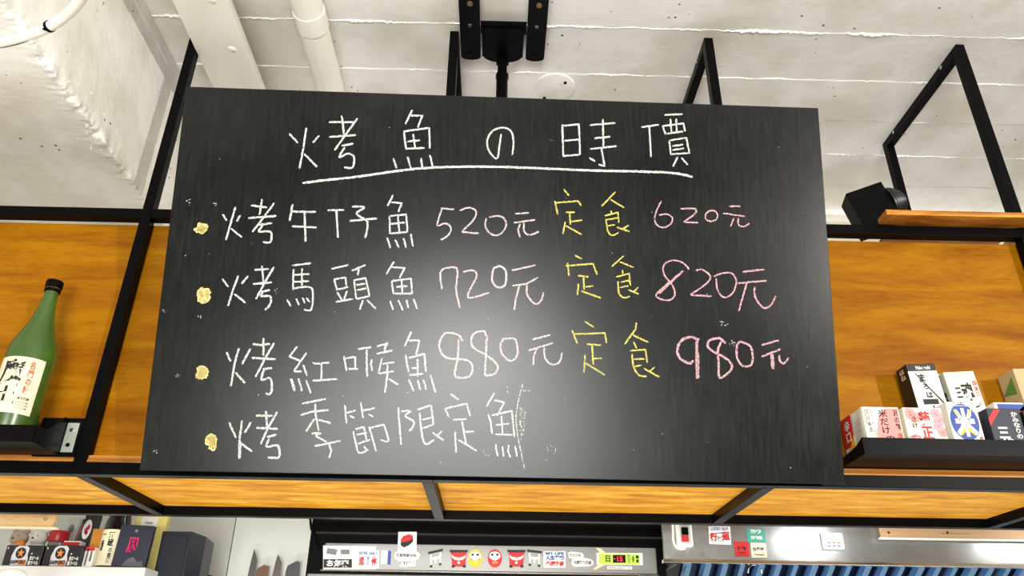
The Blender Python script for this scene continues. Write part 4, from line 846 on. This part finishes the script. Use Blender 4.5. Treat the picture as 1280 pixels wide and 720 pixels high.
for px_ in (1110.5, 1184):
    q = oy(px_, 666, HY-.026); mb = MB(); mb.cyl((q.x, q.y-.002, q.z), (q.x, q.y, q.z), .0035, 10); obj('board_pin', mb, CHROME, bo_)
mb = MB(); mb.box((oy(1170, 670, HY).x, HY-.0265, oy(1200, 669.5, HY).z), (oy(1205, 670, HY).x, HY-.026, oy(1200, 668.8, HY).z)); obj('board_mark', mb, solid('kraft_dark', (140, 108, 76), .6), bo_)
# --- wall panels behind knives
struct('trim_4', MB().box((oy(286, 680, 2.935).x-.9, 2.935, 1.0), (oy(290, 680, 2.935).x-.003, 2.9495, 2.39)), solid('steel_wall_panel', (196, 196, 188), .4))
struct('trim_5', MB().box((oy(290, 680, 2.935).x+.001, 2.935, 1.0), (fa-.01, 2.9495, 2.39)), solid('steel_wall_panel_light', (214, 215, 206), .38))
def knife(x, y, w, top, label, m, shape=0, wd=0):
    a = oy(x-w/2, 719, 2.90); b = oy(x+w/2, 719, 2.90); tp = oy(x+top[0], top[1], 2.90); zb_ = a.z-.13
    t = thing('kitchen_knife', ((a.x+b.x)/2, 2.9, zb_-.12), label, 'knife', 'knives on the wall rack')
    mb = MB(); fr = Frame((0, 2.90, 0), (1, 0, 0), (0, 0, 1))
    if shape == 0: P = [(a.x, zb_), (b.x, zb_), (b.x, a.z), (b.x-.001, a.z+(tp.z-a.z)*.6), (tp.x, tp.z), (a.x+(tp.x-a.x)*.5, a.z+(tp.z-a.z)*.62), (a.x, a.z)]
    else: P = [(a.x, zb_), (b.x, zb_), (b.x, a.z+(tp.z-a.z)*.85), (tp.x, tp.z), (a.x+.004, a.z+(tp.z-a.z)*.65), (a.x, a.z+.01)]
    mb.plate(fr, P, .0025); obj('blade', mb, m, t)
    mb = MB(); mb.box(((a.x+b.x)/2-.012, 2.888, zb_-.12), ((a.x+b.x)/2+.012, 2.904, zb_-.001), .004); obj('handle', mb, solid('knife_handle_wood', (90, 60, 36), .5), t)
KS = mat('knife_steel', (150, 148, 142), .25, metal=.9); KD = mat('dark_knife_steel', (92, 92, 92), .35, metal=.8)
knife(314.5, 0, 9, (3.5, 686), 'slim knife, leftmost blade tip on the pale wall', KS)
knife(327.5, 0, 15, (2.5, 706), 'brown stained short knife between the two slim blades', mat('stained_blade', (120, 90, 72), .4, metal=.6), 1)
knife(345.5, 0, 10, (2, 693), 'slim knife, second tall blade tip from the left', KS)
knife(365, 0, 17, (7, 701), 'broad dark knife nearest the fridge', KD, 1)
q = oy(340, 719, 2.915); rk = obj('knife_rack', MB().box((q.x-.12, 2.905, q.z-.09), (q.x+.14, 2.934, q.z-.05), .003), BLACKP); tag(rk, 'dark magnetic rack carrying the knives on the pale wall', 'rack')
# --- shelf at far left with bottles, boxes and soft toys
SY = 2.4
zt = oy(100, 708, SY).z; xr = oy(181, 715, SY).x
sh = obj('wall_shelf', MB().box((-2.3, SY, zt-.11), (xr, 2.93, zt), .003), solid('grey_white_laminate', (205, 205, 200), .5)); tag(sh, 'pale grey wall shelf carrying boxes, toys and a bottle at lower left', 'shelf')
def beer_box(x0, label):
    Y = SY+.012; b0 = oy(x0+3, 695, Y); b1 = oy(x0+50, 695, Y); h = oy(x0+25, 681.5, Y).z-zt
    t = thing('drink_box', ((b0.x+b1.x)/2, Y+.04, zt), label, 'box', 'star printed drink boxes')
    obj('box_body', MB().box((b0.x, Y, zt+.0003), (b1.x, Y+.09, zt+h), .002), solid('box_black', (22, 22, 26), .4), t)
    fr = Frame((b0.x, Y, zt), (1, 0, 0), (0, 0, 1)); w = b1.x-b0.x
    pt(t, solid('silver_print', (190, 190, 192), .4), fr, [(w*.22, 0.002), (w*.20, h*.5), (w*.26, h*.88), (w*.34, h*.97), (w*.56, h*.97), (w*.63, h*.85), (w*.62, h*.55), (w*.66, h*.3), (w*.64, .002)])
    pt(t, PB, fr, ell(w*.43, h*.62, w*.135, h*.27), h=.0009); S = []
    for k in range(10): r = 1 if k % 2 == 0 else .42; a = math.pi/2+math.pi*k/5; S.append((w*.43+w*.10*r*math.cos(a), h*.62+h*.22*r*math.sin(a)))
    pt(t, POR, fr, S, h=.0013, name='printed_star'); tx(t, PB, fr, ('SAPPORO', w*.22, h*.1, w*.62, h*.28), h=.0013, bold=.05)
    pt(t, POR, fr, R_(w*.44, h*.05, w*.62, h*.3), h=.001); tx(t, PW, fr, ('生ビール', w*.70, h*.30, w*.95, h*.48), ('黒ラベル', w*.68, h*.05, w*.96, h*.25), ('★', w*.7, h*.55, w*.76, h*.65), h=.0013, bold=.04)
    tx(t, PW, fr, ('b', w*.05, h*.8, w*.08, h*.92), h=.0013)
beer_box(2, 'black drink box with silver panel and orange star, left of the pair')
beer_box(51.5, 'black drink box with silver panel and orange star, right of the pair')
def itembox(name, label, cat, x0, y0, x1, y1, Y, dep, m, lean=0, bottom=None):
    a = oy(x0, (y0+y1)/2, Y); b = oy(x1, (y0+y1)/2, Y); top = oy((x0+x1)/2, y0, Y).z
    zb_ = zt+.0004 if bottom is None else bottom; w = b.x-a.x; h = top-zb_
    M = Matrix.Translation(((a.x+b.x)/2, Y+dep/2, zb_+abs(math.sin(lean))*w/2)) @ Matrix.Rotation(lean, 4, 'Y')
    t = thing(name, None, label, cat, M=M); mb = MB(); mb.boxm(M @ Matrix.Translation((0, 0, h/2)), (w, dep, h), .0015); obj('box_body', mb, m, t)
    R3 = M.to_3x3(); fr = Frame(M @ Vector((-w/2, -dep/2, 0)), R3 @ Vector((1, 0, 0)), R3 @ Vector((0, 0, 1))); return t, fr, w, h
t, fr, w, h = itembox('carton', 'small white and red carton right of the drink boxes', 'carton', 104.5, 684, 117, 708, SY+.03, .07, CRW)
pt(t, PGR, fr, R_(w*.2, h*.1, w*.4, h*.9), R_(w*.6, h*.3, w*.8, h*.8)); pt(t, PR, fr, R_(.001, h*.82, w-.001, h*.99))
t, fr, w, h = itembox('gift_box', 'dark navy gift box with magenta character leaning by the bottle', 'box', 144, 657, 186, 708, SY+.012, .02, solid('box_navy', (34, 38, 52), .45), math.radians(2))
tx(t, PMG, fr, ('鳳', w*.33, h*.32, w*.68, h*.70), bold=.06); pt(t, PGR, fr, ell(w*.5, h*.86, w*.05, h*.04, 12)); pt(t, solid('ink_slate', (84, 86, 92), .5), fr, [(w*.3, .002), (w*.45, h*.18), (w*.6, h*.24), (w*.75, h*.12), (w*.9, h*.15), (w*.95, .002)])
t, fr, w, h = itembox('yellow_folder', 'pale yellow folder standing behind the navy gift box', 'folder', 163, 644, 203, 708, SY+.11, .03, solid('folder_yellow', (222, 206, 120), .6))
pt(t, PW, fr, R_(w*.2, h*.78, w*.72, h*.97)); tx(t, PGR, fr, ('menu', w*.35, h*.84, w*.58, h*.88))
t, fr, w, h = itembox('orange_packet', 'orange packet behind the cream labelled bottle', 'packet', 111, 661, 134, 708, SY+.10, .04, solid('packet_orange', (214, 140, 40), .5))
bq_ = oy(136, 700, SY+.06); t = thing('sake_bottle', (bq_.x, SY+.07, zt), 'dark bottle with a cream paper label on the lower left shelf', 'bottle')
obj('bottle_body', MB().lathe((bq_.x, SY+.07, zt+.0004), [(.036, 0), (.0375, .003), (.0375, .128), (.034, .142), (.030, .165), (.029, .20)], 36), solid('dark_glass', (16, 14, 16), .12), t, 50)
def obl(a, zz, r=.038): return Vector((bq_.x+r*math.sin(a), SY+.07-r*math.cos(a), zt+zz))
mb = MB(); mb.add([obl(-1.3+2.6*i/20, zz) for i in range(21) for zz in (.008, .112)], [(2*i, 2*i+2, 2*i+3, 2*i+1) for i in range(20)]); obj('paper_label', mb, PCR, t, True)
def bt2(s, aa, za, ab, zb, bold):
    vs, fs = glyphs(s, bold, 1); ax, bx_ = min(v.x for v in vs), max(v.x for v in vs); ay, by = min(v.y for v in vs), max(v.y for v in vs)
    mb = MB(); mb.add([obl(aa+(ab-aa)*(v.x-ax)/(bx_-ax), za+(zb-za)*(v.y-ay)/(by-ay), .0386) for v in vs], fs); obj('label_text', mb, PB, t)
bt2('酒\n蔵', -.1, .062, .35, .105, .03); bt2('一\n番', -.75, .05, -.35, .10, .03); bt2('の\n香\n酒', .1, .014, .4, .058, .03)
mb = MB(); fr = None
# red lidded jar
q = oy(65, 680, SY+.14); t = thing('red_lid_jar', (q.x, SY+.17, zt), 'glass jar with a round red lid behind the drink boxes', 'jar')
zl = oy(65, 676, SY+.14).z; zl2 = oy(65, 662, SY+.14).z
obj('jar_body', MB().lathe((q.x, SY+.17, zt+.0004), [(.024, 0), (.027, .003), (.027, zl-zt-.006), (.023, zl-zt)], 28), solid('jar_grey', (120, 116, 112), .2), t, 40)
obj('jar_lid', MB().lathe((q.x, SY+.17, zl), [(.028, 0), (.0295, .003), (.0295, (zl2-zl)-.004), (.026, zl2-zl)], 28), solid('lid_red', (176, 20, 34), .35), t, 40)
def toy(px, label, m, s=1.0):
    q = oy(px, 690, SY+.13); t = thing('soft_toy', (q.x, SY+.16, zt), label, 'toy'); hz_ = oy(px, 671, SY+.13).z; c = Vector((q.x, SY+.16, hz_))
    bm = bmesh.new(); bmesh.ops.create_uvsphere(bm, u_segments=24, v_segments=16, radius=.026*s)
    for v in bm.verts:
        d = v.co.copy(); v.co.z *= .95
        if d.y < 0 and abs(d.z+.006) < .012: v.co.y -= .010*math.exp(-((d.x/.012)**2))*s
    bm.verts.index_update(); mb = MB(); mb.add([v.co+c for v in bm.verts], [[v.index for v in f.verts] for f in bm.faces]); bm.free(); obj('head', mb, m, t, True)
    for sx_ in (-1, 1):
        mb = MB(); mb.lathe(c+Vector((sx_*.018*s, .002, .018*s)), [(.001, -.004), (.009, 0), (.009, .006), (.005, .012), (.001, .014)], 14); obj('ear', mb, m, t, True)
        mb = MB(); mb.lathe(c+Vector((sx_*.009*s, -.0265*s, .004)), [(.0005, -.003), (.003, 0), (.0005, .003)], 10); obj('eye', mb, PB, t, True)
    mb = MB(); mb.lathe(c+Vector((0, -.036*s, -.004)), [(.0005, -.003), (.0042, 0), (.0005, .003)], 10); obj('nose', mb, PB, t, True)
    mb = MB(); mb.lathe((c.x, c.y+.004, zt+.0004), [(.018*s, 0), (.026*s, .012), (.028*s, .03), (.022*s, hz_-zt-.02), (.012, hz_-zt-.012)], 20); obj('body', mb, m, t, True)
toy(37, 'white dog faced soft toy behind the drink boxes', solid('white_plush', (214, 212, 204), .95, bump=.8, bscale=300))
toy(12, 'brown and cream soft toy at the left edge behind the drink boxes', solid('beige_plush', (176, 156, 136), .95, bump=.8, bscale=300))
q = oy(24, 684, SY+.115); mb = MB(); mb.lathe((q.x, SY+.118, zt+.0004), [(.010, 0), (.014, .006), (.014, .075), (.006, .088)], 16); tag(obj('orange_figure', mb, POR, None, True), 'small orange figure between the two soft toys', 'figure')
# back clutter: framed card, dark frames, round pink tin
t, fr, w, h = itembox('wrapped_packet', 'silver grey wrapped packet under the canopy behind the red lid', 'packet', 76, 647, 90, 700, SY+.24, .03, solid('silver_wrap', (186, 190, 182), .35), math.radians(3))
pt(t, PGR, fr, ell(w*.5, h*.8, w*.25, h*.08, 14), [(w*.2, h*.3), (w*.8, h*.4), (w*.7, h*.5), (w*.2, h*.45)])
for i, px_ in enumerate((87, 93.5)):
    t, fr, w, h = itembox('picture_frame', ('thin dark frame with brown picture, left of two beside the pink fan', 'thin dark frame with brown picture, right of two beside the pink fan')[i], 'frame', px_, 648, px_+5, 700, SY+.19+.02*i, .012, solid('dark_wood_frame', (36, 24, 18), .4), math.radians(9))
    pt(t, solid('picture_brown', (120, 76, 46), .5), fr, R_(w*.2, h*.08, w*.8, h*.92))
t, fr, w, h = itembox('decorated_bottle_box', 'black box with white oval and pink blossom print behind the carton', 'box', 97, 642, 112, 700, SY+.15, .035, solid('box_black', (22, 22, 26), .4), math.radians(3))
pt(t, PW, fr, ell(w*.45, h*.72, w*.36, h*.17)); pt(t, PMG, fr, ell(w*.4, h*.70, w*.14, h*.06, 10), ell(w*.55, h*.76, w*.12, h*.05, 10), ell(w*.5, h*.66, w*.1, h*.04, 10), h=.001)
t, fr, w, h = itembox('red_white_box', 'small white box with red stripe behind the right drink box', 'box', 76, 676, 97, 707, SY+.115, .04, CRW)
pt(t, PR, fr, R_(w*.02, h*.82, w*.98, h*.96)); pt(t, PGR, fr, R_(w*.1, h*.66, w*.9, h*.76))
# wooden board hanging over the shelf
mb = MB(); pxbox(mb, -60, 636, 68.5, 659, 2.2, .014, .001); wb = obj('wooden_board', mb, wood('pale_board', (196, 148, 96), (216, 176, 124), (228, 192, 142), (2, 7, 14), 2, .5, 3)); tag(wb, 'flat light wooden board hanging under the canopy at the left edge', 'board')
mb = MB(); pxbox(mb, -60, 658, 69.5, 660, 2.198, .017); obj('board_rim', mb, PCR, wb)
q = oy(57.5, 649, 2.2); mb = MB(); mb.tube([q+Vector((.004*math.cos(a), -.003, .004*math.sin(a))) for a in [i*.7 for i in range(10)]], .0012, 6); obj('board_hook', mb, CHROME, wb)
for px_ in (12, 60):
    q = oy(px_, 640, 2.2); mb = MB(); mb.cyl((q.x, 2.207, q.z+.02), (q.x, 2.207, HZ-.25 if False else q.z+.62), .002, 6); obj('hanging_wire', mb, CHROME, wb)
# dark navy bin / speaker box on bracket
c0, c1, c2 = oy(206, 664, 2.5), oy(235, 666, 2.5), oy(260, 676, 2.62)
t = thing('navy_loudspeaker', (c0.x, 2.55, c0.z-.3), 'dark navy speaker cabinet with angled side right of the lower left shelf', 'speaker')
zt_ = c0.z; P = [(c0.x-.006, 2.50), (c1.x+.012, 2.50), (c2.x+.0, 2.60), (c2.x-.02, 2.74), (c0.x+.0, 2.74)]
mb = MB(); n = len(P); vs = [(x_, y_, zt_-.26) for x_, y_ in P]+[(x_, y_, zt_) for x_, y_ in P]
mb.add(vs, [tuple(range(n-1, -1, -1)), tuple(range(n, 2*n))]+[(i, (i+1) % n, n+(i+1) % n, n+i) for i in range(n)]); obj('cabinet', mb, solid('navy_plastic', (22, 26, 38), .45), t)
mb = MB(); mb.box((c0.x, 2.496, zt_-.25), (c1.x+.004, 2.4995, zt_-.012), .001); obj('speaker_grille', mb, solid('navy_grille', (14, 18, 30), .7), t)
mb = MB(); mb.box((c0.x+.04, 2.74, zt_-.16), (c0.x+.08, 2.934, zt_-.1)); obj('wall_bracket', mb, BLACKP, t)
# white globe lamp shade bottom left
q = oy(2, 724, 2.1); lm = obj('white_bowl', MB().lathe((q.x-.012, 2.16, q.z-.045), [(.012, 0), (.03, .008), (.045, .026), (.047, .045), (.040, .062), (.024, .074), (.002, .078)], 32), solid('white_ceramic', (240, 240, 236), .3), None, True)
tag(lm, 'white rounded lamp dome at the bottom left corner', 'lamp')
mb = MB(); mb.cyl((q.x-.012, 2.16, 0), (q.x-.012, 2.16, q.z-.046), .008, 12); obj('stand', mb, CHROME, lm)
